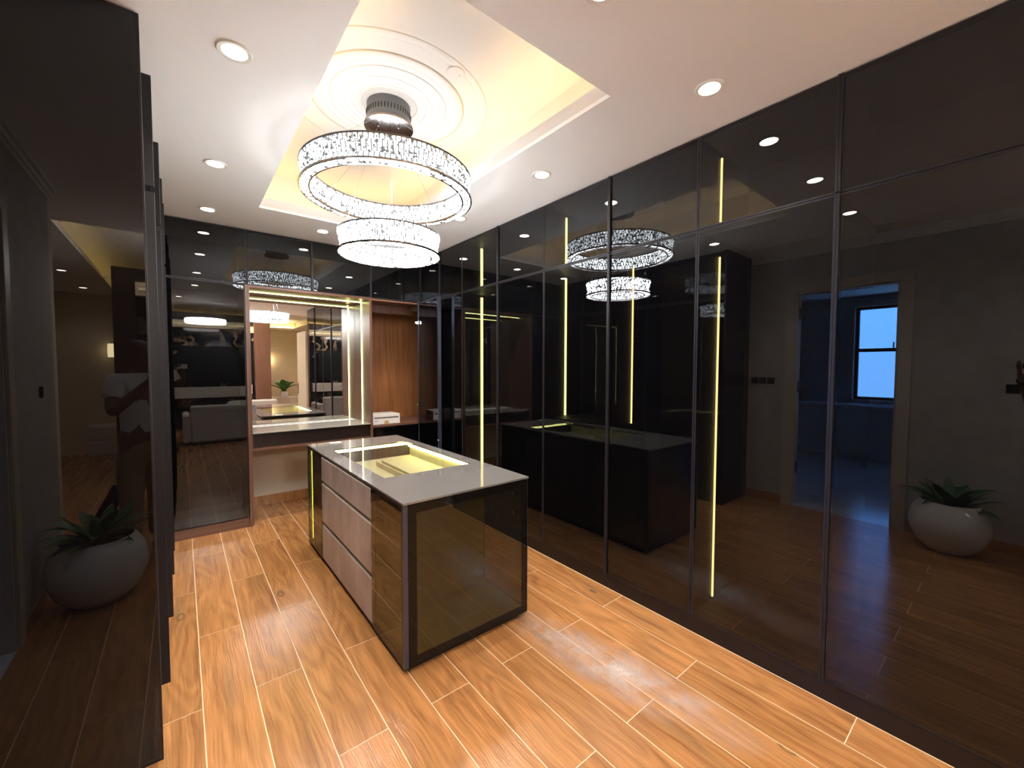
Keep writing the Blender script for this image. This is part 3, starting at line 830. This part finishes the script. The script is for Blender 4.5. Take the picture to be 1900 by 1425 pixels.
# drawers (west face)
for (z0, z1) in ((.652, .838), (.337, .632), (.045, .312)):
    d = put('drawer', MB().box(IX0, IX0 + .020, 2.297, 3.345, z0, z1 - .012, .001), CONC, isl)
    mb = MB(); mb.poly([(IX0, 2.297, z1 - .012), (IX0 + .02, 2.297, z1 - .012), (IX0 + .02, 2.297, z1 + .004), (IX0, 3.345, z1 - .012), (IX0 + .02, 3.345, z1 - .012), (IX0 + .02, 3.345, z1 + .004)],
        [(0, 1, 2), (3, 5, 4), (0, 3, 4, 1), (1, 4, 5, 2), (2, 5, 3, 0)])
    put('finger_lip', mb, simple('pale_lip', (.50, .42, .34), .3, metal=.3), d)
    put('drawer_box', MB().box(IX0 + .03, IX1 - .05, 2.32, 3.32, z0 + .01, min(z1 - .03, .735)), CARC, d)
put('groove_channel', MB().box(IX0 + .021, IX0 + .03, 2.297, 3.345, .05, .845), FRAME, isl)
# showcases at both ends
def showcase(y0, y1, outer, strip):
    sc = put('showcase_frame', MB().box(IX0, IX0 + .022, outer[0], outer[1], .03, IZ - .010), POST, isl)
    put('corner_post', MB().box(IX1 - .022, IX1, outer[0], outer[1], .03, IZ - .010), POST, sc)
    put('rail', MB().box(IX0 + .022, IX1 - .022, outer[0], outer[1], .03, .055).box(IX0 + .022, IX1 - .022, outer[0], outer[1], IZ - .035, IZ - .010)
        .box(IX0, IX0 + .02, y0 + .0, y1, IZ - .03, IZ - .01).box(IX1 - .02, IX1, y0, y1, IZ - .03, IZ - .01)
        .box(IX0, IX0 + .02, y0, y1, .03, .045).box(IX1 - .02, IX1, y0, y1, .03, .045), FRAME, sc)
    return sc
s1 = showcase(IY0 + .022, 2.293, (IY0, IY0 + .022), True)
# near end: glass front with black painted border
GY = IY0 - .001
put('border', MB().frame(IX0 + .023, IX1 - .003, .032, IZ - .014, GY, GY + .005, .045, 'xz'), BORDER, s1)
put('glass_pane', MB().box(IX0 + .068, IX1 - .048, GY, GY + .005, .077, IZ - .059), OLIVE, s1)
put('glass_pane', MB().box(IX0 - .001, IX0 + .004, IY0 + .024, 2.291, .046, IZ - .032), OLIVE, s1)
put('glass_pane', MB().box(IX1 - .004, IX1 + .001, IY0 + .024, 2.291, .046, IZ - .032), OLIVE, s1)
put('lining', MB().box(IX0 + .022, IX1 - .022, 2.281, 2.293, .046, .84).box(IX0 + .022, IX1 - .022, IY0 + .023, 2.281, .046, .056), OLIVEIN, s1)
put('bracket', MB().box(IX1 - .05, IX1 - .022, IY0 + .06, IY0 + .09, .62, .64).box(IX1 - .05, IX1 - .022, IY0 + .06, IY0 + .09, .74, .76), CHROME, s1)
s2 = showcase(3.352, IY1 - .022, (IY1 - .022, IY1), True)
put('glass_pane', MB().box(IX0 - .001, IX0 + .004, 3.352, IY1 - .024, .046, IZ - .032), OLIVE, s2)
put('glass_pane', MB().box(IX1 - .004, IX1 + .001, 3.352, IY1 - .024, .046, IZ - .032), OLIVE, s2)
put('glass_pane', MB().box(IX0 + .023, IX1 - .023, IY1 - .005, IY1, .046, IZ - .032), OLIVE, s2)
put('lining', MB().box(IX0 + .022, IX1 - .022, 3.352, 3.364, .046, .84).box(IX0 + .022, IX1 - .022, 3.364, IY1 - .03, .046, .056), CARC, s2)
put('led_strip', MB().box(IX0 + .024, IX0 + .0265, IY1 - .042, IY1 - .039, .06, .83), LEDM, s2)
# dark stain smears / paper slip on the top
o = put('paper_slip', MB().box(.985, 1.075, 3.70, 3.765, IZ + .0003, IZ + .0024, .0005), simple('white_paper', (.8, .8, .78), .5))
tag(o, 'small white paper slip lying on the far left corner of the island top', 'paper')
mb = MB(); mb.box(1.52, 1.60, 3.35, 3.56, IZ + .0002, IZ + .0008)

# ------------------------------------------------------------------ chandelier
CC = (1.07, 2.585)
ch = thing('chandelier', 'two tier round crystal ring chandelier hanging over the island', 'chandelier', (CC[0], CC[1], 2.23))
def P3(r, a, z): return (CC[0] + r * math.cos(a), CC[1] + r * math.sin(a), z)
def crystals(mb, n, r0, z0, r1, z1, outd, dep, phase=0.0, gap=.24):
    """ring of faceted crystals spanning (r0,z0)-(r1,z1); outd = direction of the facet apex (dr,dz)"""
    for i in range(n):
        a0 = 2 * PI * (i + phase + gap / 2) / n; a1 = 2 * PI * (i + 1 + phase - gap / 2) / n; am = (a0 + a1) / 2
        j = random.uniform(.85, 1.15)
        m1 = (r0 + (r1 - r0) * .3, z0 + (z1 - z0) * .3); m2 = (r0 + (r1 - r0) * .7, z0 + (z1 - z0) * .7)
        pts = [P3(r0, a0, z0), P3(r0, a1, z0), P3(r1, a1, z1), P3(r1, a0, z1),
               P3(m1[0] + outd[0] * dep * j, am, m1[1] + outd[1] * dep), P3(m2[0] + outd[0] * dep, am, m2[1] + outd[1] * dep * j)]
        mb.poly(pts, [(0, 1, 4), (1, 2, 5, 4), (2, 3, 5), (3, 0, 4, 5), (0, 3, 2, 1)])
def ring(name, ro, ri, z0, z1, n, label, CR, CO):
    hgt = z1 - z0
    rg = put(name, MB().lathe([(ro - .014, z0 + .004), (ro - .030, z0 + hgt * .34), (ro - .022, z0 + hgt * .7), (ro - .014, z1 - .004), (ri + .012, z1 - .004), (ri + .012, z0 + .004)], (CC[0], CC[1], 0), 128, close=True), LAMPW, ch, smooth=False, label=label)
    mb = MB()
    zt = z0 + hgt * .80; zm = z0 + hgt * .34
    crystals(mb, n, ro - .012, zt, ro - .008, z1, (1, .2), .009)
    put('crystal_band', mb, CO, rg, kind='stuff')
    mb = MB(); crystals(mb, n, ro - .024, zm, ro - .010, zt - .002, (1, 0), .007, .5)
    crystals(mb, n, ro - .003, z0 + .004, ro - .024, zm - .002, (1, -.2), .005)
    put('crystal_band', mb, CO, rg, kind='stuff')
    mb = MB(); m_ = int(n * .88)
    for k in range(3):
        a = z0 + .004 + hgt * .32 * k
        crystals(mb, m_, ri + .010, a, ri + .010, a + hgt * .30, (-1, 0), .008, .5 * (k % 2))
    put('crystal_band', mb, CR, rg, kind='stuff')
    mb = MB(); crystals(mb, m_, ro - .008, z0 + .003, ri + .009, z0 + .003, (0, -1), .007, 0, .08)
    put('crystal_band', mb, CR, rg, kind='stuff')
    put('added_light_shield', MB().lathe([(ri, z1 + .003), (ro + .001, z1 + .003), (ro + .001, z1 + .006), (ri, z1 + .006)], (CC[0], CC[1], 0), 128, close=True), GREYM, rg)  # added cover that keeps the crystals' upward light off the tray
    for (ra, rb, za, zb) in ((ro - .005, ro + .004, z0 - .006, z0 + .005), (ri + .0, ri + .010, z0 - .010, z0 + .003), (ro - .008, ro - .003, z1 - .003, z1 + .003), (ri + .004, ri + .010, z1 - .003, z1 + .003)):
        put('metal_trim', MB().lathe([(ra, za), (rb, za), (rb, zb), (ra, zb)], (CC[0], CC[1], 0), 128, close=True), DCHROME, rg)
    return rg
ring('upper_ring', .520, .460, 2.600, 2.728, 116, 'large upper crystal ring', CRYS, CRYS0)
ring('lower_ring', .316, .254, 2.238, 2.360, 70, 'small lower crystal ring', CRYS2, CRYS3)
# canopy
cz0, cz1 = 3.035, TZ
can = put('canopy', MB().lathe([(.0, cz1), (.134, cz1), (.134, cz0 + .012), (.0, cz0 + .012)], (CC[0], CC[1], 0), 64), GREYM, ch)
autosmooth(can)
mb = MB()
for i in range(44):
    a = 2 * PI * i / 44
    mb.tube(P3(.1335, a, cz0 + .055), P3(.1365, a + .02, cz0 + .085), .0028, 6)
put('vent_slot', mb, BLACKP, can, kind='stuff')
autosmooth(put('canopy_plate', MB().lathe([(.0, cz0 + .012), (.150, cz0 + .012), (.152, cz0 + .006), (.150, cz0), (0, cz0)], (CC[0], CC[1], 0), 64), DCHROME, can, label='polished dark base plate'))
for i in range(4):
    a = 2 * PI * i / 4 + .5
    put('cable', MB().tube(P3(.12, a, cz0), P3(.49, a, 2.727), .0013, 6), CHROME, ch)
for i in range(3):
    a = 2 * PI * i / 3 + 1.1
    put('cable', MB().tube(P3(.07, a, cz0), P3(.285, a, 2.36), .0013, 6), CHROME, ch)
for i in range(3):
    a = 2 * PI * i / 3 + 1.1
    put('cable_gland', MB().tube(P3(.07, a, cz0 - .012), P3(.07, a, cz0), .005, 8), CHROME, ch)

# ------------------------------------------------------------------ downlights
def downlight(x, y, label, group, lens=DLENS, z=H, watts=DOWN_W):
    t_ = thing('downlight', label, 'ceiling light', (x, y, z - .01), group)
    o1 = put('trim_ring', MB().lathe([(.045, z - .004), (.060, z - .006), (.064, z - .001), (.064, z + .0), (.045, z)], (x, y, 0), 40, close=True), WHITEP, t_)
    autosmooth(o1)
    put('lens', MB().lathe([(0, z - .0035), (.045, z - .0035), (.045, z - .0015), (0, z - .0015)], (x, y, 0), 32), lens, t_)
    ld = bpy.data.lights.new('downlight_lamp', 'SPOT'); ld.energy = watts; ld.color = DOWN_COL; ld.spot_size = 2.3; ld.spot_blend = 1.0; ld.shadow_soft_size = .05
    lo = bpy.data.objects.new('downlight_lamp', ld); COL.objects.link(lo); lo.location = (0, 0, -.012); lo.parent = t_
    return t_
G1 = 'recessed ceiling spots of the dressing room'
for (x, y, lb) in ((.2, 2.04, 'round recessed spot in the ceiling left of the tray, nearest and largest on the left'),
                   (.2, 3.22, 'round recessed spot left of the tray, second from the camera'),
                   (.2, 4.18, 'round recessed spot in the ceiling above the left back wardrobe'),
                   (1.07, 4.17, 'round recessed spot between the tray and the vanity wall'),
                   (1.89, 4.17, 'round recessed spot in the far right ceiling corner'),
                   (1.89, 3.07, 'round recessed spot right of the chandelier rings, partly behind the upper ring'),
                   (1.89, 2.04, 'round recessed spot halfway along the right side of the tray'),
                   (1.906, .94, 'round recessed spot near the camera, above the right wardrobes'),
                   (1.13, .93, 'round recessed spot just before the near edge of the tray, cut by the frame top'),
                   (.2, .94, 'round recessed spot above the camera, seen only in reflections')):
    downlight(x, y, lb, G1)
G2 = 'recessed ceiling spots of the bedroom'
for (x, y, lb) in ((0.0, -.55, 'recessed spot over the opening to the bedroom, left one'), (1.05, -.60, 'recessed spot over the opening to the bedroom, right one'),
                   (-1.2, -2.45, 'recessed spot in the bedroom ceiling, first of the row'), (-1.2, -3.95, 'recessed spot in the bedroom ceiling, middle of the row'), (-1.2, -5.5, 'recessed spot in the bedroom ceiling, last of the row'),
                   (2.75, -1.9, 'recessed spot beyond the bedroom door, near one'), (2.75, -4.9, 'recessed spot beyond the bedroom door, far one')):
    downlight(x, y, lb, G2, watts=30)
# smoke detector
sm = thing('smoke_detector', 'flat white round detector plate in the ceiling tray', 'detector', (1.24, 2.05, TZ))
autosmooth(put('plate', MB().lathe([(0, TZ), (.05, TZ), (.05, TZ - .004), (.046, TZ - .007), (0, TZ - .007)], (1.24, 2.05, 0), 36), TRAYM, sm))
put('screw', MB().tube((1.215, 2.05, TZ - .009), (1.215, 2.05, TZ - .006), .003, 8), CHROME, sm)
put('screw', MB().tube((1.265, 2.05, TZ - .009), (1.265, 2.05, TZ - .006), .003, 8), CHROME, sm)

# ------------------------------------------------------------------ wall switches
for (y, z, lb) in ((1.97, 1.37, 'black square switch plate on the grey wall, farthest from the bathroom door'), (1.885, 1.37, 'black square switch plate on the grey wall, middle of three'),
                   (1.80, 1.37, 'black square switch plate on the grey wall, next to the bathroom door'), (.05, 1.35, 'black square switch plate on the grey wall above the potted plant')):
    t_ = thing('light_switch', lb, 'switch', (LW, y, z - .04), 'black switch plates on the grey wall')
    put('plate', MB().box(LW, LW + .008, y - .037, y + .037, z - .037, z + .037, .002), BLACKP, t_)
    put('rocker', MB().box(LW + .008, LW + .011, y - .02, y + .02, z - .025, z + .025, .001), BLACKP, t_)

# ------------------------------------------------------------------ big potted plant by the grey wall
def leaf_mesh(name, L_, W_, droop, m):
    bm = bmesh.new(); n = 8; prev = None
    for i in range(n + 1):
        t_ = i / n
        wd = W_ * math.sin(PI * min(1, t_ * .93 + .07)) ** .8 * (1 if i < n else 0.02)
        y = L_ * t_ * (1 - .18 * droop * t_); z = L_ * (.35 * t_ - droop * t_ * t_)
        row = [bm.verts.new((-wd / 2, y, z + wd * .15)), bm.verts.new((0, y, z)), bm.verts.new((wd / 2, y, z + wd * .15))]
        if prev:
            bm.faces.new((prev[0], prev[1], row[1], row[0])); bm.faces.new((prev[1], prev[2], row[2], row[1]))
        prev = row
    me = bpy.data.meshes.new(name); bm.to_mesh(me); bm.free(); me.materials.append(m)
    for p_ in me.polygons: p_.use_smooth = True
    return me
PX, PY = -.445, .35
pp = thing('potted_plant', 'leafy plant in a big round white glazed pot beside the grey wall', 'plant', (PX, PY, 0))
prof = [(.0, 0), (.12, 0), (.14, .01), (.205, .08), (.245, .19), (.248, .25), (.228, .34), (.190, .400), (.175, .412), (.168, .402), (.20, .34), (.21, .25), (.0, .24)]
autosmooth(put('pot', MB().lathe(prof, (PX, PY, 0), 56), CERAM, pp), 1.0)
put('soil', MB().lathe([(0, .35), (.19, .35), (.19, .362), (0, .37)], (PX, PY, 0), 32), SOIL, pp)
lms = [leaf_mesh('leaf', l_, w_, d_, LEAF) for l_, w_, d_ in ((.34, .085, .25), (.30, .075, .45), (.26, .07, .1))]
for i in range(26):
    o = bpy.data.objects.new('leaf', lms[i % 3]); COL.objects.link(o); o.parent = pp
    a = i * 2.399; rr = .02 + .05 * (i % 4) / 3
    o.location = (rr * math.cos(a), rr * math.sin(a), .36 + .012 * (i % 5))
    o.rotation_euler = (random.uniform(.1, .95), random.uniform(-.25, .25), a - PI / 2)
    s_ = random.uniform(.75, 1.0); o.scale = (s_, s_, s_)

# ------------------------------------------------------------------ bedroom furniture (seen in the mirrors)
FW = -3.2
struct('wall_feature', MB().box(-.66, 1.57, FW - .12, FW, 0, H), DARKW, 'dark feature wall of the bedroom')
t = thing('marble_panelling', 'black marble panelling with gold veins on the bedroom feature wall', 'wall panel', (.45, FW, 0))
for i in range(5):
    x0 = -.43 + i * .4
    put('panel', MB().box(x0 + .002, x0 + .398, FW + .002, FW + .02, 0.002, 2.42, .002), BMARB, t)
put('ledge', MB().box(-.43, 1.57, FW + .002, FW + .12, 2.43, 2.60), WALLB, t)
put('led_strip', MB().box(-.40, 1.55, FW + .121, FW + .126, 2.50, 2.53), LEDD, t)
o = put('television', MB().box(-.05, 1.30, FW + .022, FW + .06, 1.12, 2.0, .004), BLACKP)
tag(o, 'large black television on the marble feature wall', 'television')
hb = put('wall_shelf', MB().box(-.38, 1.5, FW + .021, FW + .22, .78, 1.03, .006), FABRIC)
tag(hb, 'long white wall console under the television', 'shelf')
struct('column_1', MB().box(1.575, 1.95, -3.3, -3.0, 0, H), WALD, 'wood clad column beside the feature wall').name = 'trim_2'
# sofa: its back faces the dressing room
sf = thing('sofa', 'pale grey sofa behind the camera with its back to the dressing room', 'sofa', (.95, -1.2, 0))
put('backrest', MB().box(.12, 1.75, -.98, -.80, .05, .76, .03), FABRIC, sf)
put('seat', MB().box(.14, 1.73, -1.60, -.985, .12, .44, .03), FABRIC, sf)
put('armrest', MB().box(.0, .118, -1.62, -.80, .05, .60, .03), FABRIC, sf)
put('armrest', MB().box(1.752, 1.87, -1.62, -.80, .05, .60, .03), FABRIC, sf)
for (lx, ly) in ((.06, -.86), (.06, -1.56), (1.80, -.86), (1.80, -1.56)):
    put('leg', MB().tube((lx, ly, 0), (lx, ly, .06), .02, 8), FRAME, sf)
def cushion(x, y, z, wd, hg, dp):
    mb = MB(); n = 10
    g = bmesh.ops.create_uvsphere(mb.bm, u_segments=20, v_segments=12, radius=1)
    for v in g['verts']:
        c = v.co
        sx = math.copysign(abs(c.x) ** .45, c.x); sz = math.copysign(abs(c.z) ** .45, c.z)
        v.co = Vector((x + sx * wd / 2, y + c.y * dp / 2, z + sz * hg / 2))
    return mb
o = put('cushion', cushion(.95, -1.06, .64, .50, .36, .12), FABRIC, smooth=True); tag(o, 'pale cushion leaning on the sofa, top edge over its back', 'cushion')
# console with small plant
cb = thing('console_cabinet', 'low beige console cabinet against the bedroom wall', 'cabinet', (2.55, -3.6, 0))
put('body', MB().box(2.02, 3.3, -3.8, -3.42, .06, .60), DOORP, cb); put('worktop', MB().box(2.0, 3.32, -3.82, -3.40, .60, .625), WHITEP, cb)
put('base', MB().box(2.06, 3.26, -3.76, -3.46, 0, .06), CARC, cb)
for i in range(3): put('drawer', MB().box(2.03 + i * .425, 2.44 + i * .425, -3.42, -3.404, .08, .585, .002), DOORP, cb)
sp = thing('potted_plant', 'small bright green plant in a white square pot on the beige console', 'plant', (2.36, -3.6, .625))
put('pot', MB().box(2.27, 2.45, -3.69, -3.51, .625, .79, .01), CERAM, sp)
put('soil', MB().box(2.285, 2.435, -3.675, -3.525, .785, .796), SOIL, sp)
lm2 = leaf_mesh('leaf', .52, .20, .35, LEAF2)
for i in range(9):
    o = bpy.data.objects.new('leaf', lm2); COL.objects.link(o); o.parent = sp
    a = i * 2.4; o.location = (.02 * math.cos(a), .02 * math.sin(a), .165); o.rotation_euler = (random.uniform(.3, .9), 0, a)
bc = thing('chandelier', 'crystal ring chandelier of the bedroom, seen only in reflections', 'chandelier', (.45, -2.1, 2.45))
put('ring', MB().lathe([(.36, 2.45), (.37, 2.50), (.36, 2.55), (.31, 2.55), (.31, 2.45)], (.45, -2.1, 0), 64, close=True), emit('bedroom_ring_glow', (1.0, .93, .84), 48.0), bc)
for i in range(3):
    a = i * 2.1; put('cable', MB().tube((.45 + .33 * math.cos(a), -2.1 + .33 * math.sin(a), 2.55), (.45, -2.1, 3.0), .002, 6), CHROME, bc)
put('canopy', MB().lathe([(0, 2.96), (.08, 2.96), (.08, 3.01), (0, 3.01)], (.45, -2.1, 0), 24), GREYM, bc)
# wall lamps
for (x, y, z, lb) in ((2.35, -6.14, 1.75, 'lit warm wall lamp beyond the wood column'), (-.95, -6.14, 1.8, 'lit warm wall lamp on the far bedroom wall, left one')):
    wlp = thing('wall_lamp', lb, 'lamp', (x, y, z), 'bedroom wall lamps')
    put('bracket', MB().box(x - .03, x + .03, -6.20, -6.16, z - .12, z + .12), CHROME, wlp)
    put('lamp_shade', MB().lathe([(.05, z - .12), (.055, z), (.05, z + .12)], (x, -6.08, 0), 20), SHADEM, wlp)
nb = thing('bedside_cabinet', 'white two drawer bedside cabinet by the far bedroom wall', 'cabinet', (-.95, -5.9, 0))
put('body', MB().box(-1.25, -.70, -6.18, -5.72, 0, .5), WHITEP, nb)
for z0 in (.03, .27): put('drawer', MB().box(-1.24, -.71, -5.72, -5.70, z0, z0 + .21, .003), WHITEP, nb)
# bedroom door beyond the right wardrobes
dr = thing('bedroom_door', 'cream door with a dark lock plate, standing open beyond the right wardrobes', 'door', (2.27, -.8, 0))
put('door_leaf', MB().box(2.262, 2.302, -1.25, -.36, .01, 2.35, .002), DOORP, dr)
lk = put('lock_plate', MB().box(2.256, 2.262, -1.19, -1.14, .85, 1.12, .001), DCHROME, dr)
put('handle', MB().box(2.225, 2.236, -1.175, -1.05, 1.03, 1.045).box(2.225, 2.256, -1.175, -1.16, 1.03, 1.045), DCHROME, lk)

# ------------------------------------------------------------------ photographer (seen in the reflections)
Fd = Vector((math.sin(YAW), math.cos(YAW), 0)); Ld = Vector((-math.cos(YAW), math.sin(YAW), 0))
PO = -Fd * .40
def W(f, l, z): return PO + Fd * f + Ld * l + Vector((0, 0, z))
def skinned(name, chains, m, parent, lvl=2, label=None):
    me = bpy.data.meshes.new(name); vs, es, rs, idx = [], [], [], {}
    for chn in chains:
        prev = None
        for nm, co, r in chn:
            if nm not in idx:
                idx[nm] = len(vs); vs.append(Vector(co) - parent.location); rs.append(r)
            if prev is not None: es.append((prev, idx[nm]))
            prev = idx[nm]
    me.from_pydata([tuple(v) for v in vs], es, [])
    o = bpy.data.objects.new(name, me); COL.objects.link(o)
    sk = o.modifiers.new('skin', 'SKIN'); sk.use_smooth_shade = True
    o.modifiers.new('sub', 'SUBSURF').levels = lvl
    o.modifiers['sub'].render_levels = lvl
    for i, r in enumerate(rs):
        sv = me.skin_vertices[0].data[i]; sv.radius = r if isinstance(r, tuple) else (r, r)
        sv.use_root = (i == 0)
    dg = bpy.context.evaluated_depsgraph_get()
    ev = bpy.data.meshes.new_from_object(o.evaluated_get(dg))
    ev.materials.clear(); ev.materials.append(m)
    for p_ in ev.polygons: p_.use_smooth = True
    bpy.data.objects.remove(o)
    o = bpy.data.objects.new(name, ev); COL.objects.link(o); o.parent = parent
    if label: o['label'] = label
    return o
per = thing('person', 'person in a white t-shirt and khaki trousers holding up a phone to photograph the room', 'person', (PO.x, PO.y, 0))
ch_ = [[('pelvis', W(0, 0, .94), .13), ('waist', W(.01, 0, 1.10), .12), ('chest', W(.01, 0, 1.28), .14), ('upchest', W(0, 0, 1.38), .12), ('neck', W(.01, 0, 1.47), .055), ('neck2', W(.025, 0, 1.53), .052), ('head1', W(.045, 0, 1.58), (.072, .085)), ('head2', W(.04, 0, 1.65), (.078, .098)), ('head3', W(.03, 0, 1.71), (.066, .08))]]
for s_, nm in ((1, 'l'), (-1, 'r')):
    ch_.append([('upchest', 0, 0), (nm + 'sh', W(0, .17 * s_, 1.40), .058), (nm + 'el', W(.09, .27 * s_, 1.17), .042), (nm + 'fa', W(.20, .20 * s_, 1.30), .038), (nm + 'wr', W(.31, .115 * s_, 1.44), .027), (nm + 'pa', W(.345, .098 * s_, 1.49), (.022, .036))])
    ch_.append([('pelvis', 0, 0), (nm + 'hip', W(0, .09 * s_, .88), .088), (nm + 'kn', W(.01, .10 * s_, .50), .056), (nm + 'ca', W(-.01, .10 * s_, .32), .052), (nm + 'an', W(-.01, .10 * s_, .09), .038), (nm + 'to', W(.13, .12 * s_, .04), (.035, .03))])
    pa = Vector(W(.345, .098 * s_, 1.49))
    for k, (dz, ln) in enumerate(((.045, .030), (.040, .034), (.030, .032), (.018, .026))):
        b0 = pa + Ld * (-.006 * s_ + .008 * s_ * (k - 1.5)) + Vector((0, 0, .012 + dz * .3))
        b1 = b0 + Vector((0, 0, .028 + dz * .3)) + Ld * (.006 * s_ * (1.5 - k)) + Fd * (.016)
        b2 = b1 + Vector((0, 0, ln * .5)) + Fd * .004 - Ld * (.012 * s_)
        ch_.append([(nm + 'pa', 0, 0), (nm + 'f%d' % k, b0, .010), (nm + 'g%d' % k, b1, .009), (nm + 'h%d' % k, b2, .008)])
    ch_.append([(nm + 'pa', 0, 0), (nm + 't0', pa + Vector((0, 0, -.004)) - Ld * .02 * s_ - Fd * .004, .011), (nm + 't1', pa + Vector((0, 0, .008)) - Ld * .045 * s_ - Fd * .008, .009)])
skinned('body', ch_, SKIN, per, 1)
sh_ = [[('a', W(0, 0, .92), (.155, .125)), ('b', W(.01, 0, 1.10), (.15, .12)), ('c', W(.01, 0, 1.27), (.165, .13)), ('d', W(0, 0, 1.39), (.13, .10)), ('e', W(.008, 0, 1.455), (.07, .07))]]
for s_, nm in ((1, 'l'), (-1, 'r')):
    sh_.append([('d', 0, 0), (nm + '1', W(0, .17 * s_, 1.40), .074), (nm + '2', W(.05, .232 * s_, 1.26), .064)])
skinned('t_shirt', sh_, SHIRT, per, 2, 'white t-shirt')
tr_ = [[('a', W(0, 0, .96), (.14, .12)), ('b', W(0, 0, .89), (.15, .12))]]
for s_, nm in ((1, 'l'), (-1, 'r')):
    tr_.append([('b', 0, 0), (nm + '1', W(0, .09 * s_, .80), .098), (nm + '2', W(.01, .10 * s_, .50), .078), (nm + '3', W(-.01, .10 * s_, .12), .066)])
skinned('trousers', tr_, KHAKI, per, 2, 'khaki trousers')
for s_ in (1, -1):
    skinned('shoe', [[('a', W(-.06, .10 * s_, .05), .045), ('b', W(.03, .105 * s_, .055), .048), ('c', W(.15, .12 * s_, .04), .038)]], BLACKP, per, 2)
skinned('hair', [[('a', W(.0, 0, 1.665), (.085, .085)), ('b', W(.02, 0, 1.725), (.075, .085))]], HAIR, per, 2)
mb = MB(); mb.tube(W(.29, .128, 1.418), W(.305, .118, 1.436), .036, 16); put('wristwatch', mb, BLACKP, per)
mb = MB()
for s_ in (1, -1):
    g = bmesh.ops.create_uvsphere(mb.bm, u_segments=10, v_segments=8, radius=.011); bmesh.ops.translate(mb.bm, verts=g['verts'], vec=W(.128, .03 * s_, 1.655))
put('eye', mb, CERAM, per)
mb = MB(); mb.tube(W(.125, 0, 1.655), W(.150, 0, 1.615), .009, 8, .015); put('nose', mb, SKIN, per)
mb = MB(); 
for s_ in (1, -1): mb.tube(W(.045, .085 * s_, 1.61), W(.035, .095 * s_, 1.66), .012, 8, .016)
put('ear', mb, SKIN, per)
# phone in landscape just behind the lens position
ph = thing('phone', 'white smartphone held sideways by the person', 'phone', (-.02 * Fd.x, -.02 * Fd.y, 1.48))
def phbox(l0, l1, z0, z1, f0, f1):
    pts = []
    for z in (z0, z1):
        for (l, f) in ((l0, f0), (l1, f0), (l1, f1), (l0, f1)):
            p = Ld * l + Fd * f; pts.append((p.x, p.y, z))
    return MB().poly(pts, [(0, 1, 2, 3), (4, 7, 6, 5), (0, 4, 5, 1), (1, 5, 6, 2), (2, 6, 7, 3), (3, 7, 4, 0)])
# the lens sits at the end towards the left hand
put('phone_case', phbox(-.125, .028, 1.482, 1.556, -.020, -.012), CERAM, ph)
put('camera_bump', phbox(-.010, .024, 1.515, 1.552, -.012, -.010), BLACKP, ph)
put('screen', phbox(-.12, .023, 1.486, 1.552, -.0212, -.0202), emit('phone_screen', (.5, .45, .4), .8), ph)
